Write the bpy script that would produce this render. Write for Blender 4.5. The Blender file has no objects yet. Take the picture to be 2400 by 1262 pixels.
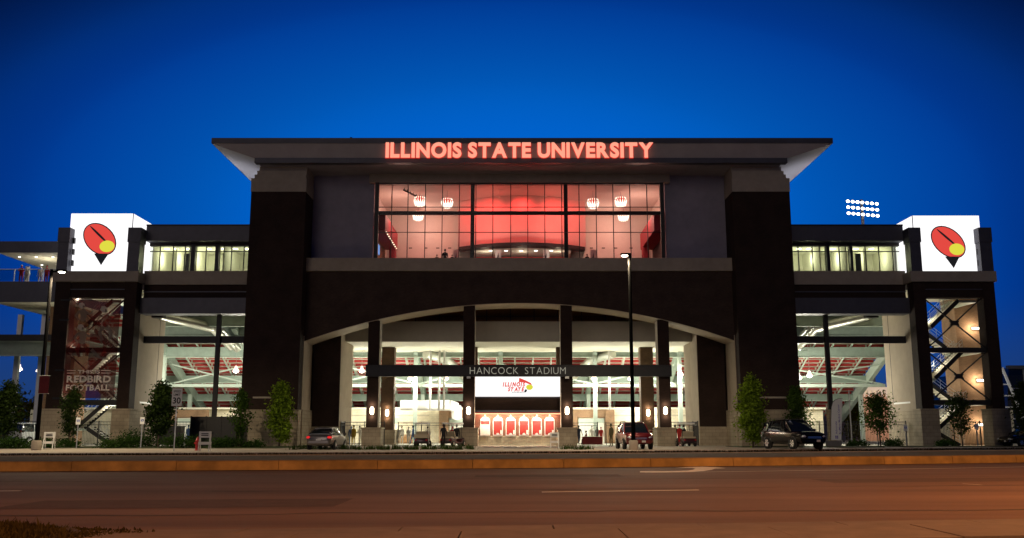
import bpy, bmesh, math, random
from mathutils import Vector, Matrix
R = math.radians
scene = bpy.context.scene
col = scene.collection

# ---------------------------------------------------------------- camera
FOCAL = 2190.0; PITCH = R(10.0); EYE = 1.13
cam_d = bpy.data.cameras.new('camera'); cam = bpy.data.objects.new('camera', cam_d); col.objects.link(cam)
cam.location = (0, 0, EYE); cam.rotation_euler = (R(90) + PITCH, 0, 0)
cam_d.sensor_width = 36.0; cam_d.lens = FOCAL / 2400 * 36.0
cam_d.clip_start = 0.1; cam_d.clip_end = 6000
scene.camera = cam

# ---------------------------------------------------------------- dusk sky
world = bpy.data.worlds.new('World'); scene.world = world; world.use_nodes = True
wn, wl = world.node_tree.nodes, world.node_tree.links
wn.clear()
w_out = wn.new('ShaderNodeOutputWorld'); w_bg = wn.new('ShaderNodeBackground'); w_bg.inputs[1].default_value = 1.0
w_tc = wn.new('ShaderNodeTexCoord')
# afterglow: brightest low over the stadium, where the sun has just gone down, falling to navy overhead and round the sky
w_sep = wn.new('ShaderNodeSeparateXYZ'); wl.new(w_tc.outputs['Generated'], w_sep.inputs[0])
def w_math(op, a, b=None):
    n = wn.new('ShaderNodeMath'); n.operation = op
    for k, v in enumerate((a, b)):
        if v is None: continue
        if isinstance(v, (int, float)): n.inputs[k].default_value = v
        else: wl.new(v, n.inputs[k])
    return n.outputs[0]
w_az = w_math('DIVIDE', w_math('ARCTAN2', w_sep.outputs[0], w_sep.outputs[1]), 0.48)
w_el = w_math('DIVIDE', w_math('MAXIMUM', w_math('SUBTRACT', w_sep.outputs[2], 0.215), 0.0), 0.22)
w_rad = w_math('SQRT', w_math('ADD', w_math('MULTIPLY', w_az, w_az), w_math('MULTIPLY', w_el, w_el)))
w_mr = wn.new('ShaderNodeMapRange'); w_mr.inputs[1].default_value = 0.0; w_mr.inputs[2].default_value = 2.0
wl.new(w_rad, w_mr.inputs[0])
w_cr = wn.new('ShaderNodeValToRGB'); w_cr.color_ramp.interpolation = 'CARDINAL'; wl.new(w_mr.outputs[0], w_cr.inputs[0])
el = w_cr.color_ramp.elements
el[0].position = 0.0; el[0].color = (0.0002, 0.130, 0.64, 1)
el[1].position = 1.0; el[1].color = (0.0006, 0.003, 0.018, 1)
for p, c in ((0.20, (0.0002, 0.125, 0.62, 1)), (0.335, (0.0002, 0.095, 0.47, 1)), (0.50, (0.0003, 0.046, 0.30, 1)),
             (0.60, (0.0004, 0.024, 0.165, 1)), (0.70, (0.0005, 0.0062, 0.044, 1)), (0.82, (0.0006, 0.0032, 0.020, 1))):
    e = el.new(p); e.color = c
# a band of dull violet haze just over the horizon
w_mz = wn.new('ShaderNodeMapRange'); w_mz.interpolation_type = 'SMOOTHSTEP'
w_mz.inputs[1].default_value = 0.02; w_mz.inputs[2].default_value = 0.15; w_mz.inputs[3].default_value = 1.0; w_mz.inputs[4].default_value = 0.0
wl.new(w_sep.outputs[2], w_mz.inputs[0])
w_mx = wn.new('ShaderNodeMix'); w_mx.data_type = 'RGBA'
wl.new(w_mz.outputs[0], w_mx.inputs[0]); wl.new(w_cr.outputs[0], w_mx.inputs[6]); w_mx.inputs[7].default_value = (0.012, 0.045, 0.170, 1)
wl.new(w_mx.outputs[2], w_bg.inputs[0]); wl.new(w_bg.outputs[0], w_out.inputs[0])

# ---------------------------------------------------------------- the last warm light of the town on the facade (dim, soft)
sun_d = bpy.data.lights.new('sun', 'SUN'); sun = bpy.data.objects.new('sun', sun_d); col.objects.link(sun)
sun_d.energy = 0.205; sun_d.angle = R(25); sun_d.color = (1.0, 0.83, 0.72)
sun.rotation_euler = (R(78), 0, R(-14))

scene.view_settings.view_transform = 'Standard'; scene.view_settings.look = 'None'
scene.view_settings.exposure = 0.0; scene.view_settings.gamma = 1.0
scene.view_settings.use_curve_mapping = False
scene.cycles.use_denoising = True
scene.cycles.max_bounces = 8; scene.cycles.diffuse_bounces = 4; scene.cycles.glossy_bounces = 3
scene.cycles.transparent_max_bounces = 24; scene.cycles.transmission_bounces = 4
scene.cycles.sample_clamp_indirect = 6.0
scene.cycles.caustics_reflective = False; scene.cycles.caustics_refractive = False

# ---------------------------------------------------------------- measuring helpers: where a sight line meets an upright plane or the ground
def P(px, py, Y):
    a = PITCH + math.atan((631 - py) / FOCAL); dz = Y * math.tan(a)
    return ((px - 1200) / FOCAL * (Y * math.cos(PITCH) + dz * math.sin(PITCH)), dz + EYE)
def PX(px, py, Y): return P(px, py, Y)[0]
def PZ(py, Y): return P(1200, py, Y)[1]
def G(px, py, z=0.0):
    a = PITCH + math.atan((631 - py) / FOCAL); Y = (z - EYE) / math.tan(a)
    return ((px - 1200) / FOCAL * (Y * math.cos(PITCH) + (z - EYE) * math.sin(PITCH)), Y)

# ---------------------------------------------------------------- materials
MATS = {}
def mat(name, c, rough=0.75, metal=0.0, var=0.0, scale=3.0, bump=0.0, bscale=None, spec=0.4, coat=0.0, stretch=None, var2=0.0, scale2=0.4):
    m = bpy.data.materials.new(name); m.use_nodes = True
    nt = m.node_tree; b = nt.nodes['Principled BSDF']
    b.inputs['Base Color'].default_value = (*c, 1); b.inputs['Roughness'].default_value = rough
    b.inputs['Metallic'].default_value = metal; b.inputs['Specular IOR Level'].default_value = spec
    b.inputs['Coat Weight'].default_value = coat; b.inputs['Coat Roughness'].default_value = 0.05
    if var or bump or var2:
        tc = nt.nodes.new('ShaderNodeTexCoord'); mp = nt.nodes.new('ShaderNodeMapping')
        if stretch: mp.inputs['Scale'].default_value = stretch
        nt.links.new(tc.outputs['Object'], mp.inputs[0])
        n = nt.nodes.new('ShaderNodeTexNoise'); n.inputs['Scale'].default_value = scale; n.inputs['Detail'].default_value = 6; n.inputs['Roughness'].default_value = 0.6
        nt.links.new(mp.outputs[0], n.inputs['Vector'])
        mr = nt.nodes.new('ShaderNodeMapRange'); mr.inputs[1].default_value = 0.25; mr.inputs[2].default_value = 0.75
        mr.inputs[3].default_value = 1 - var; mr.inputs[4].default_value = 1 + var
        nt.links.new(n.outputs[0], mr.inputs[0]); fac = mr.outputs[0]
        if var2:
            n2 = nt.nodes.new('ShaderNodeTexNoise'); n2.inputs['Scale'].default_value = scale2; n2.inputs['Detail'].default_value = 3
            nt.links.new(mp.outputs[0], n2.inputs['Vector'])
            m2 = nt.nodes.new('ShaderNodeMapRange'); m2.inputs[1].default_value = 0.3; m2.inputs[2].default_value = 0.7
            m2.inputs[3].default_value = 1 - var2; m2.inputs[4].default_value = 1 + var2
            nt.links.new(n2.outputs[0], m2.inputs[0])
            mm = nt.nodes.new('ShaderNodeMath'); mm.operation = 'MULTIPLY'
            nt.links.new(fac, mm.inputs[0]); nt.links.new(m2.outputs[0], mm.inputs[1]); fac = mm.outputs[0]
        vm = nt.nodes.new('ShaderNodeVectorMath'); vm.operation = 'SCALE'; vm.inputs[0].default_value = c
        nt.links.new(fac, vm.inputs['Scale']); nt.links.new(vm.outputs[0], b.inputs['Base Color'])
        if bump:
            nb = nt.nodes.new('ShaderNodeTexNoise'); nb.inputs['Scale'].default_value = bscale or scale * 6; nb.inputs['Detail'].default_value = 5
            nt.links.new(tc.outputs['Object'], nb.inputs['Vector'])
            bp = nt.nodes.new('ShaderNodeBump'); bp.inputs['Strength'].default_value = bump; bp.inputs['Distance'].default_value = 0.02
            nt.links.new(nb.outputs[0], bp.inputs['Height']); nt.links.new(bp.outputs[0], b.inputs['Normal'])
    MATS[name] = m; return m
def emit(name, c, s):
    m = bpy.data.materials.new(name); m.use_nodes = True; nt = m.node_tree; nt.nodes.clear()
    o = nt.nodes.new('ShaderNodeOutputMaterial'); e = nt.nodes.new('ShaderNodeEmission')
    e.inputs[0].default_value = (*c, 1); e.inputs[1].default_value = s; nt.links.new(e.outputs[0], o.inputs[0])
    MATS[name] = m; return m
def masonry(name, c1, c2, mortar, bw, bh, ms=0.012, rough=0.85, bump=0.4):
    m = bpy.data.materials.new(name); m.use_nodes = True; nt = m.node_tree; b = nt.nodes['Principled BSDF']
    tc = nt.nodes.new('ShaderNodeTexCoord'); sp = nt.nodes.new('ShaderNodeSeparateXYZ'); nt.links.new(tc.outputs['Object'], sp.inputs[0])
    ad = nt.nodes.new('ShaderNodeMath'); nt.links.new(sp.outputs[0], ad.inputs[0]); nt.links.new(sp.outputs[1], ad.inputs[1])
    cb = nt.nodes.new('ShaderNodeCombineXYZ'); nt.links.new(ad.outputs[0], cb.inputs[0]); nt.links.new(sp.outputs[2], cb.inputs[1])
    br = nt.nodes.new('ShaderNodeTexBrick'); nt.links.new(cb.outputs[0], br.inputs['Vector'])
    br.inputs['Color1'].default_value = (*c1, 1); br.inputs['Color2'].default_value = (*c2, 1); br.inputs['Mortar'].default_value = (*mortar, 1)
    br.inputs['Scale'].default_value = 1.0; br.inputs['Brick Width'].default_value = bw; br.inputs['Row Height'].default_value = bh; br.inputs['Mortar Size'].default_value = ms
    n = nt.nodes.new('ShaderNodeTexNoise'); n.inputs['Scale'].default_value = 0.8; n.inputs['Detail'].default_value = 6; nt.links.new(tc.outputs['Object'], n.inputs['Vector'])
    mr = nt.nodes.new('ShaderNodeMapRange'); mr.inputs[1].default_value = 0.3; mr.inputs[2].default_value = 0.7; mr.inputs[3].default_value = 0.78; mr.inputs[4].default_value = 1.22
    nt.links.new(n.outputs[0], mr.inputs[0])
    vm = nt.nodes.new('ShaderNodeVectorMath'); vm.operation = 'SCALE'; nt.links.new(br.outputs[0], vm.inputs[0]); nt.links.new(mr.outputs[0], vm.inputs['Scale'])
    nt.links.new(vm.outputs[0], b.inputs['Base Color']); b.inputs['Roughness'].default_value = rough; b.inputs['Specular IOR Level'].default_value = 0.25
    bp = nt.nodes.new('ShaderNodeBump'); bp.inputs['Strength'].default_value = bump; bp.inputs['Distance'].default_value = 0.01; bp.invert = True
    nt.links.new(br.outputs['Fac'], bp.inputs['Height']); nt.links.new(bp.outputs[0], b.inputs['Normal'])
    MATS[name] = m; return m
def glassmat(name, tint=(0.9, 0.95, 0.95), refl=0.12, rough=0.02):
    m = bpy.data.materials.new(name); m.use_nodes = True; nt = m.node_tree; nt.nodes.clear()
    o = nt.nodes.new('ShaderNodeOutputMaterial'); mx = nt.nodes.new('ShaderNodeMixShader'); t = nt.nodes.new('ShaderNodeBsdfTransparent'); g = nt.nodes.new('ShaderNodeBsdfGlossy')
    lw = nt.nodes.new('ShaderNodeLayerWeight'); lw.inputs[0].default_value = refl
    t.inputs[0].default_value = (*tint, 1); g.inputs['Roughness'].default_value = rough; g.inputs[0].default_value = (0.9, 0.9, 0.9, 1)
    nt.links.new(lw.outputs['Fresnel'], mx.inputs[0]); nt.links.new(t.outputs[0], mx.inputs[1]); nt.links.new(g.outputs[0], mx.inputs[2]); nt.links.new(mx.outputs[0], o.inputs[0])
    MATS[name] = m; return m
def leafmat(name, c, trans=0.35):
    m = bpy.data.materials.new(name); m.use_nodes = True; nt = m.node_tree; nt.nodes.clear()
    o = nt.nodes.new('ShaderNodeOutputMaterial'); mx = nt.nodes.new('ShaderNodeMixShader'); mx.inputs[0].default_value = trans
    d = nt.nodes.new('ShaderNodeBsdfDiffuse'); t = nt.nodes.new('ShaderNodeBsdfTranslucent'); g = nt.nodes.new('ShaderNodeNewGeometry')
    mr = nt.nodes.new('ShaderNodeMapRange'); mr.inputs[3].default_value = 0.45; mr.inputs[4].default_value = 1.5; nt.links.new(g.outputs['Random Per Island'], mr.inputs[0])
    vm = nt.nodes.new('ShaderNodeVectorMath'); vm.operation = 'SCALE'; vm.inputs[0].default_value = c; nt.links.new(mr.outputs[0], vm.inputs['Scale'])
    nt.links.new(vm.outputs[0], d.inputs[0]); nt.links.new(vm.outputs[0], t.inputs[0])
    nt.links.new(d.outputs[0], mx.inputs[1]); nt.links.new(t.outputs[0], mx.inputs[2]); nt.links.new(mx.outputs[0], o.inputs[0])
    MATS[name] = m; return m
def scrim(name, c, op, weave=True):
    m = bpy.data.materials.new(name); m.use_nodes = True; nt = m.node_tree; nt.nodes.clear()
    o = nt.nodes.new('ShaderNodeOutputMaterial'); mx = nt.nodes.new('ShaderNodeMixShader'); mx.inputs[0].default_value = op
    t = nt.nodes.new('ShaderNodeBsdfTransparent'); d = nt.nodes.new('ShaderNodeBsdfDiffuse'); tl = nt.nodes.new('ShaderNodeBsdfTranslucent'); m2 = nt.nodes.new('ShaderNodeMixShader'); m2.inputs[0].default_value = 0.4
    d.inputs[0].default_value = (*c, 1); tl.inputs[0].default_value = (*c, 1)
    nt.links.new(d.outputs[0], m2.inputs[1]); nt.links.new(tl.outputs[0], m2.inputs[2])
    nt.links.new(t.outputs[0], mx.inputs[1]); nt.links.new(m2.outputs[0], mx.inputs[2]); nt.links.new(mx.outputs[0], o.inputs[0])
    MATS[name] = m; return m

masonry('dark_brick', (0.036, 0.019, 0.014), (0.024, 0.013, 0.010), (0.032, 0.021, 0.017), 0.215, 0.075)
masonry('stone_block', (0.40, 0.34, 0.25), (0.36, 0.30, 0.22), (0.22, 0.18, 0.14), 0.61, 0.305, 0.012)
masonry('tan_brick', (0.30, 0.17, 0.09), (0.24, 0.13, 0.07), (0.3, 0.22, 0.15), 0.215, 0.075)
masonry('dark_brick_lit', (0.060, 0.036, 0.029), (0.042, 0.026, 0.021), (0.052, 0.037, 0.030), 0.215, 0.075)  # dark brick lightened in colour for the stronger light on the arch wall
masonry('tan_brick_backlit', (0.115, 0.066, 0.038), (0.085, 0.048, 0.028), (0.11, 0.08, 0.055), 0.215, 0.075)  # tan brick darkened in colour because the rear columns are backlit
masonry('cream_block', (0.72, 0.66, 0.50), (0.68, 0.62, 0.46), (0.5, 0.45, 0.35), 0.4, 0.2, 0.01)
mat('stone', (0.35, 0.305, 0.25), 0.85, var=0.10, scale=2.0, bump=0.15, var2=0.08)
mat('stucco', (0.26, 0.245, 0.31), 0.9, var=0.10, scale=1.2, bump=0.15, bscale=30, var2=0.10)
mat('pale_stucco', (0.42, 0.35, 0.27), 0.9, var=0.08, scale=1.5, bump=0.12, bscale=30, var2=0.08)
mat('roof_panel', (0.37, 0.335, 0.33), 0.6, var=0.06, scale=1.5, var2=0.08)
mat('soffit_white', (0.75, 0.75, 0.76), 0.6, var=0.04)
mat('dark_metal', (0.018, 0.018, 0.023), 0.5, metal=0.3, var=0.15, scale=4)
mat('grey_metal', (0.075, 0.075, 0.095), 0.5, metal=0.3, var=0.12, scale=2, var2=0.1)
mat('black_steel', (0.018, 0.017, 0.018), 0.55, var=0.2)
mat('mullion', (0.035, 0.033, 0.036), 0.5, metal=0.4)
mat('ceiling_white', (0.78, 0.76, 0.62), 0.85, var=0.05, scale=1.0)
mat('painted_steel', (0.46, 0.54, 0.47), 0.5, var=0.08, scale=2.0)
mat('girder_steel', (0.27, 0.34, 0.29), 0.55, var=0.12, scale=2.0, var2=0.12)
mat('duct_metal', (0.62, 0.64, 0.58), 0.32, metal=0.8, var=0.1)
mat('red_panel', (0.36, 0.030, 0.026), 0.6, var=0.15, scale=1.5)
mat('tread_white', (0.55, 0.53, 0.45), 0.7, var=0.1)
mat('red_paint', (0.50, 0.03, 0.03), 0.5)
mat('maroon', (0.13, 0.012, 0.018), 0.8, var=0.1)
mat('room_wall', (0.74, 0.66, 0.60), 0.85, var=0.03)
mat('room_white', (0.80, 0.79, 0.72), 0.85, var=0.03)
mat('room_red', (0.40, 0.035, 0.05), 0.7)
mat('room_dark', (0.05, 0.04, 0.04), 0.6)
mat('wood', (0.30, 0.16, 0.07), 0.6, var=0.2, scale=4)
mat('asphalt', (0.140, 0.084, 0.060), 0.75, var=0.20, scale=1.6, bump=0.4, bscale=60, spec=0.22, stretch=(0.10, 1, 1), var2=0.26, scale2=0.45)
mat('asphalt_far_shaded', (0.020, 0.017, 0.016), 0.8, var=0.15, scale=1.5, bump=0.3, bscale=50)  # road asphalt darkened in colour for the shadow on the far carriageway
mat('concrete', (0.44, 0.38, 0.31), 0.85, var=0.16, scale=1.2, bump=0.25, bscale=25, var2=0.14)
mat('plaza_concrete', (0.42, 0.40, 0.34), 0.8, var=0.10, scale=1.0, bump=0.15, bscale=20)
mat('gutter_concrete', (0.150, 0.112, 0.095), 0.85, var=0.22, scale=2.5, bump=0.4, bscale=30, var2=0.15)
mat('kerb_paint', (0.235, 0.145, 0.047), 0.8, var=0.34, scale=2.2, bump=0.4, bscale=20, var2=0.34, scale2=0.7)
mat('joint_dirt', (0.03, 0.024, 0.02), 0.95)
mat('asphalt_patch', (0.095, 0.060, 0.046), 0.8, var=0.2, scale=3, bump=0.4, bscale=60, spec=0.2)
mat('soil', (0.045, 0.032, 0.022), 0.95, var=0.3, scale=3, bump=0.5)
mat('lawn', (0.05, 0.065, 0.022), 0.95, var=0.35, scale=2.0, bump=0.5, var2=0.3)
mat('road_paint', (0.80, 0.75, 0.66), 0.7, var=0.15, scale=4)
mat('paver_dark', (0.16, 0.13, 0.12), 0.8, var=0.1)
mat('white_paint', (0.80, 0.80, 0.78), 0.5)
mat('sign_blue', (0.02, 0.08, 0.42), 0.5)
mat('sign_black', (0.01, 0.01, 0.01), 0.5)
mat('galvanised', (0.42, 0.43, 0.43), 0.4, metal=0.7, var=0.1)
mat('bronze_pole', (0.002, 0.0017, 0.0016), 0.9, var=0.1, spec=0.08)
mat('bark', (0.07, 0.052, 0.038), 0.9, var=0.3, scale=8, bump=0.5)
mat('rubber', (0.012, 0.012, 0.012), 0.8)
mat('rim', (0.55, 0.56, 0.58), 0.25, metal=0.9)
mat('chrome', (0.75, 0.75, 0.77), 0.12, metal=1.0)
mat('car_silver', (0.17, 0.15, 0.14), 0.28, metal=0.75, coat=0.8)
mat('car_red', (0.15, 0.007, 0.010), 0.28, metal=0.25, coat=1.0)
mat('car_black', (0.003, 0.003, 0.005), 0.10, spec=0.35, coat=0.25)
mat('car_white', (0.75, 0.77, 0.78), 0.35, coat=0.6)
mat('car_glass', (0.008, 0.011, 0.015), 0.04, spec=0.9)
mat('plastic_black', (0.015, 0.015, 0.016), 0.5)
mat('seat_beige', (0.42, 0.36, 0.26), 0.7)
mat('lamp_glass', (0.9, 0.92, 0.95), 0.15, metal=0.5, spec=0.8)
mat('cart_maroon', (0.045, 0.008, 0.010), 0.35, coat=0.6)
mat('tail_red', (0.70, 0.015, 0.015), 0.15, coat=1.0)
mat('amber', (0.6, 0.18, 0.02), 0.2)
mat('skin', (0.50, 0.30, 0.21), 0.6)
mat('hair_dark', (0.02, 0.013, 0.010), 0.7)
mat('hair_grey', (0.30, 0.28, 0.26), 0.7)
mat('shoe', (0.02, 0.018, 0.016), 0.6)
for n_, c_ in dict(cloth_yellow=(0.62, 0.42, 0.04), cloth_white=(0.75, 0.73, 0.68), cloth_black=(0.012, 0.012, 0.014), cloth_navy=(0.02, 0.028, 0.06),
                   cloth_blue=(0.06, 0.14, 0.36), cloth_khaki=(0.30, 0.24, 0.14), cloth_red=(0.42, 0.025, 0.025), cloth_olive=(0.09, 0.08, 0.035),
                   cloth_grey=(0.16, 0.16, 0.16), cloth_denim=(0.07, 0.10, 0.18)).items():
    mat(n_, c_, 0.85, var=0.12, scale=8)
mat('hydrant_red', (0.5, 0.02, 0.02), 0.4)
mat('pink_wall', (0.62, 0.40, 0.30), 0.85, var=0.06)
leafmat('leaf', (0.060, 0.115, 0.018)); leafmat('leaf_dark', (0.036, 0.062, 0.015)); leafmat('leaf_shrub', (0.040, 0.085, 0.018)); leafmat('leaf_bright', (0.18, 0.275, 0.024))  # brighter green of the two conical trees, partly local light put in colour
leafmat('leaf_autumn', (0.16, 0.13, 0.02)); leafmat('grass_blade', (0.045, 0.034, 0.013)); leafmat('grass_green', (0.05, 0.09, 0.018))  # far tree leaves coloured yellow for the yellow light on them
glassmat('window_glass', (0.92, 0.93, 0.93), 0.10); glassmat('room_glass', (0.9, 0.93, 0.86), 0.10); glassmat('rail_glass', (0.75, 0.8, 0.8), 0.2)
glassmat('dark_glass', (0.25, 0.28, 0.28), 0.3)
emit('box_glow', (1.0, 0.985, 1.0), 1.25); emit('screen_glow', (1.0, 0.985, 0.97), 1.15)
emit('emblem_red', (0.78, 0.070, 0.055), 1.0); emit('emblem_black', (0.012, 0.012, 0.014), 1.0); emit('emblem_yellow', (0.75, 0.72, 0.06), 1.0)
emit('letter_face', (1.0, 0.36, 0.24), 1.1); emit('letter_halo', (1.0, 0.02, 0.015), 0.9)
emit('bulb', (1.0, 0.97, 0.86), 14.0); emit('bulb_warm', (1.0, 0.78, 0.52), 9.0); emit('bulb_small', (1.0, 0.80, 0.55), 2.2); emit('tail_lit', (0.9, 0.03, 0.03), 0.8); emit('downlight', (1.0, 0.97, 0.85), 5.0); emit('tube_light', (1.0, 0.88, 0.68), 7.0)
emit('street_bulb', (1.0, 0.93, 0.74), 16.0); emit('flood_bulb', (1.0, 0.93, 0.86), 7.0); emit('sodium_bulb', (1.0, 0.5, 0.15), 10.0)
emit('neon', (1.0, 0.50, 0.26), 2.2); emit('chand_red', (1.0, 0.08, 0.045), 0.85); emit('chand_white', (1.0, 0.80, 0.66), 2.4)
emit('stencil_glow', (0.62, 0.58, 0.46), 0.42); emit('tv', (0.25, 0.45, 0.95), 0.9)

# ---------------------------------------------------------------- mesh helpers
LOC = {}
class MB:
    def __init__(s): s.v = []; s.f = []; s.mi = []
    def add(s, vs, fs, mi=0):
        o = len(s.v); s.v.extend([tuple(v) for v in vs]); s.f.extend([tuple(i + o for i in f) for f in fs]); s.mi.extend([mi] * len(fs)); return s
    def box(s, x0, x1, y0, y1, z0, z1, mi=0):
        if x0 > x1: x0, x1 = x1, x0
        if y0 > y1: y0, y1 = y1, y0
        if z0 > z1: z0, z1 = z1, z0
        return s.add([(x0,y0,z0),(x1,y0,z0),(x1,y1,z0),(x0,y1,z0),(x0,y0,z1),(x1,y0,z1),(x1,y1,z1),(x0,y1,z1)],
                     [(0,3,2,1),(4,5,6,7),(0,1,5,4),(1,2,6,5),(2,3,7,6),(3,0,4,7)], mi)
    def hexa(s, p, mi=0):     # 8 corner points: bottom 4 ccw, top 4 ccw
        return s.add(p, [(0,3,2,1),(4,5,6,7),(0,1,5,4),(1,2,6,5),(2,3,7,6),(3,0,4,7)], mi)
    def quad(s, a, b, c, d, mi=0): return s.add([a,b,c,d], [(0,1,2,3)], mi)
    def prism_y(s, pts, y0, y1, mi=0):   # pts (x,z), outline seen from the front, counter-clockwise
        n = len(pts); vs = [(x,y0,z) for x,z in pts] + [(x,y1,z) for x,z in pts]
        return s.add(vs, [tuple(range(n)), tuple(range(2*n-1, n-1, -1))] + [(i, i+n, (i+1)%n+n, (i+1)%n) for i in range(n)], mi)
    def prism_z(s, pts, z0, z1, mi=0):
        n = len(pts); vs = [(x,y,z0) for x,y in pts] + [(x,y,z1) for x,y in pts]
        return s.add(vs, [tuple(range(n-1,-1,-1)), tuple(range(n, 2*n))] + [(i, (i+1)%n, (i+1)%n+n, i+n) for i in range(n)], mi)
    def prism_x(s, pts, x0, x1, mi=0):   # pts (y,z)
        n = len(pts); vs = [(x0,y,z) for y,z in pts] + [(x1,y,z) for y,z in pts]
        return s.add(vs, [tuple(range(n-1,-1,-1)), tuple(range(n, 2*n))] + [(i, (i+1)%n, (i+1)%n+n, i+n) for i in range(n)], mi)
    def tube(s, p0, p1, r, n=8, r1=None, mi=0, caps=True):
        p0 = Vector(p0); p1 = Vector(p1); d = (p1-p0)
        if d.length < 1e-6: return s
        d.normalize(); a = d.orthogonal().normalized(); b = d.cross(a); r1 = r if r1 is None else r1
        vs = []
        for p, rr in ((p0,r),(p1,r1)):
            for i in range(n):
                t = 2*math.pi*i/n; vs.append(p + a*math.cos(t)*rr + b*math.sin(t)*rr)
        fs = [(i,(i+1)%n,(i+1)%n+n,i+n) for i in range(n)]
        if caps: fs += [tuple(range(n-1,-1,-1)), tuple(range(n,2*n))]
        return s.add(vs, fs, mi)
    def path(s, pts, rs, n=7, mi=0):
        if not isinstance(rs, (list, tuple)): rs = [rs]*len(pts)
        for i in range(len(pts)-1): s.tube(pts[i], pts[i+1], rs[i], n, rs[i+1], mi)
        return s
    def beam(s, p0, p1, w, h, mi=0, up=(0,0,1)):
        p0 = Vector(p0); p1 = Vector(p1); d = (p1-p0).normalized(); u = Vector(up)
        if abs(d.dot(u)) > 0.98: u = Vector((0,1,0))
        side = d.cross(u).normalized(); u2 = side.cross(d).normalized()
        vs = []
        for p in (p0,p1):
            for a, b in ((-1,-1),(1,-1),(1,1),(-1,1)): vs.append(p + side*a*w/2 + u2*b*h/2)
        return s.add(vs, [(0,1,2,3),(7,6,5,4),(0,4,5,1),(1,5,6,2),(2,6,7,3),(3,7,4,0)], mi)
    def lathe(s, prof, c=(0,0,0), n=16, mi=0, axis='z'):  # prof (r,z)
        vs = []
        for r, z in prof:
            for i in range(n):
                t = 2*math.pi*i/n; x, y = r*math.cos(t), r*math.sin(t)
                vs.append((c[0]+x,c[1]+y,c[2]+z) if axis == 'z' else (c[0]+x,c[1]+z,c[2]+y) if axis == 'y' else (c[0]+z,c[1]+x,c[2]+y))
        fs = []
        for k in range(len(prof)-1):
            for i in range(n): fs.append((k*n+i, k*n+(i+1)%n, (k+1)*n+(i+1)%n, (k+1)*n+i))
        fs += [tuple(range(n-1,-1,-1)), tuple(range((len(prof)-1)*n, len(prof)*n))]
        return s.add(vs, fs, mi)
    def ell(s, c, r, n=12, m=8, mi=0):
        vs = [(c[0],c[1],c[2]-r[2])]
        for k in range(1, m):
            a = -math.pi/2 + math.pi*k/m
            for i in range(n):
                t = 2*math.pi*i/n; vs.append((c[0]+r[0]*math.cos(a)*math.cos(t), c[1]+r[1]*math.cos(a)*math.sin(t), c[2]+r[2]*math.sin(a)))
        vs.append((c[0],c[1],c[2]+r[2])); fs = []
        for i in range(n): fs.append((0, 1+(i+1)%n, 1+i))
        for k in range(m-2):
            for i in range(n): fs.append((1+k*n+i, 1+k*n+(i+1)%n, 1+(k+1)*n+(i+1)%n, 1+(k+1)*n+i))
        L = len(vs)-1
        for i in range(n): fs.append((L, 1+(m-2)*n+i, 1+(m-2)*n+(i+1)%n))
        return s.add(vs, fs, mi)
    def build(s, name, mats, parent=None, smooth=False, bevel=0.0, kind=None, fix=True):
        me = bpy.data.meshes.new(name); o0 = LOC.get(parent.name, (0,0,0)) if parent else (0,0,0)
        me.from_pydata([(x-o0[0], y-o0[1], z-o0[2]) for x,y,z in s.v], [], s.f)
        mats = [mats] if isinstance(mats, str) else mats
        for m in mats: me.materials.append(MATS[m])
        if len(mats) > 1: me.polygons.foreach_set('material_index', s.mi)
        if fix or bevel:
            bm = bmesh.new(); bm.from_mesh(me)
            if fix: bmesh.ops.recalc_face_normals(bm, faces=bm.faces)
            if bevel: bmesh.ops.bevel(bm, geom=[e for e in bm.edges if e.calc_face_angle(0) > 0.6], offset=bevel, segments=2, affect='EDGES', profile=0.7, clamp_overlap=True)
            bm.to_mesh(me); bm.free()
        if smooth: me.shade_smooth() if smooth is True else me.set_sharp_from_angle(angle=R(smooth)) or None
        me.update()
        ob = bpy.data.objects.new(name, me); col.objects.link(ob)
        if smooth not in (False, True):
            me.polygons.foreach_set('use_smooth', [True]*len(me.polygons)); me.set_sharp_from_angle(angle=R(smooth))
        if parent: ob.parent = parent; LOC[ob.name] = o0
        if kind: ob['kind'] = kind
        return ob
def tag(o, label, cat, group=None):
    o['label'] = label; o['category'] = cat
    if group: o['group'] = group
    return o
def thing(name, label, cat, loc=(0,0,0), group=None, rz=0.0, local=False):
    o = bpy.data.objects.new(name, None); col.objects.link(o); o.empty_display_size = 0.3
    o.location = loc; o.rotation_euler = (0,0,rz); LOC[o.name] = (0,0,0) if local else tuple(loc)
    return tag(o, label, cat, group)
def structure(o): o['kind'] = 'structure'; return o
def share(ob, name, parent, loc=(0,0,0), rot=None, scale=None):   # another object on the same mesh data
    c = bpy.data.objects.new(name, ob.data); col.objects.link(c); c.parent = parent; c.location = loc
    if rot: c.rotation_euler = rot
    if scale: c.scale = scale
    return c
def copy_tree(o, parent=None):
    c = o.copy(); col.objects.link(c); c.parent = parent
    for ch in list(o.children): copy_tree(ch, c)
    return c
def lamp(name, kind, loc, energy, color, parent=None, size=0.1, rot=None, spot=None, blend=0.6, shape=None, size_y=None):
    d = bpy.data.lights.new(name, kind); d.energy = energy; d.color = color
    if kind in ('POINT','SPOT'): d.shadow_soft_size = size
    if kind == 'SPOT': d.spot_size = spot or R(100); d.spot_blend = blend
    if kind == 'AREA':
        d.size = size
        if size_y: d.shape = 'RECTANGLE'; d.size_y = size_y
    o = bpy.data.objects.new(name, d); col.objects.link(o); o0 = LOC.get(parent.name, (0,0,0)) if parent else (0,0,0)
    o.location = (loc[0]-o0[0], loc[1]-o0[1], loc[2]-o0[2])
    if rot: o.rotation_euler = rot
    if parent: o.parent = parent
    return o
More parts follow.
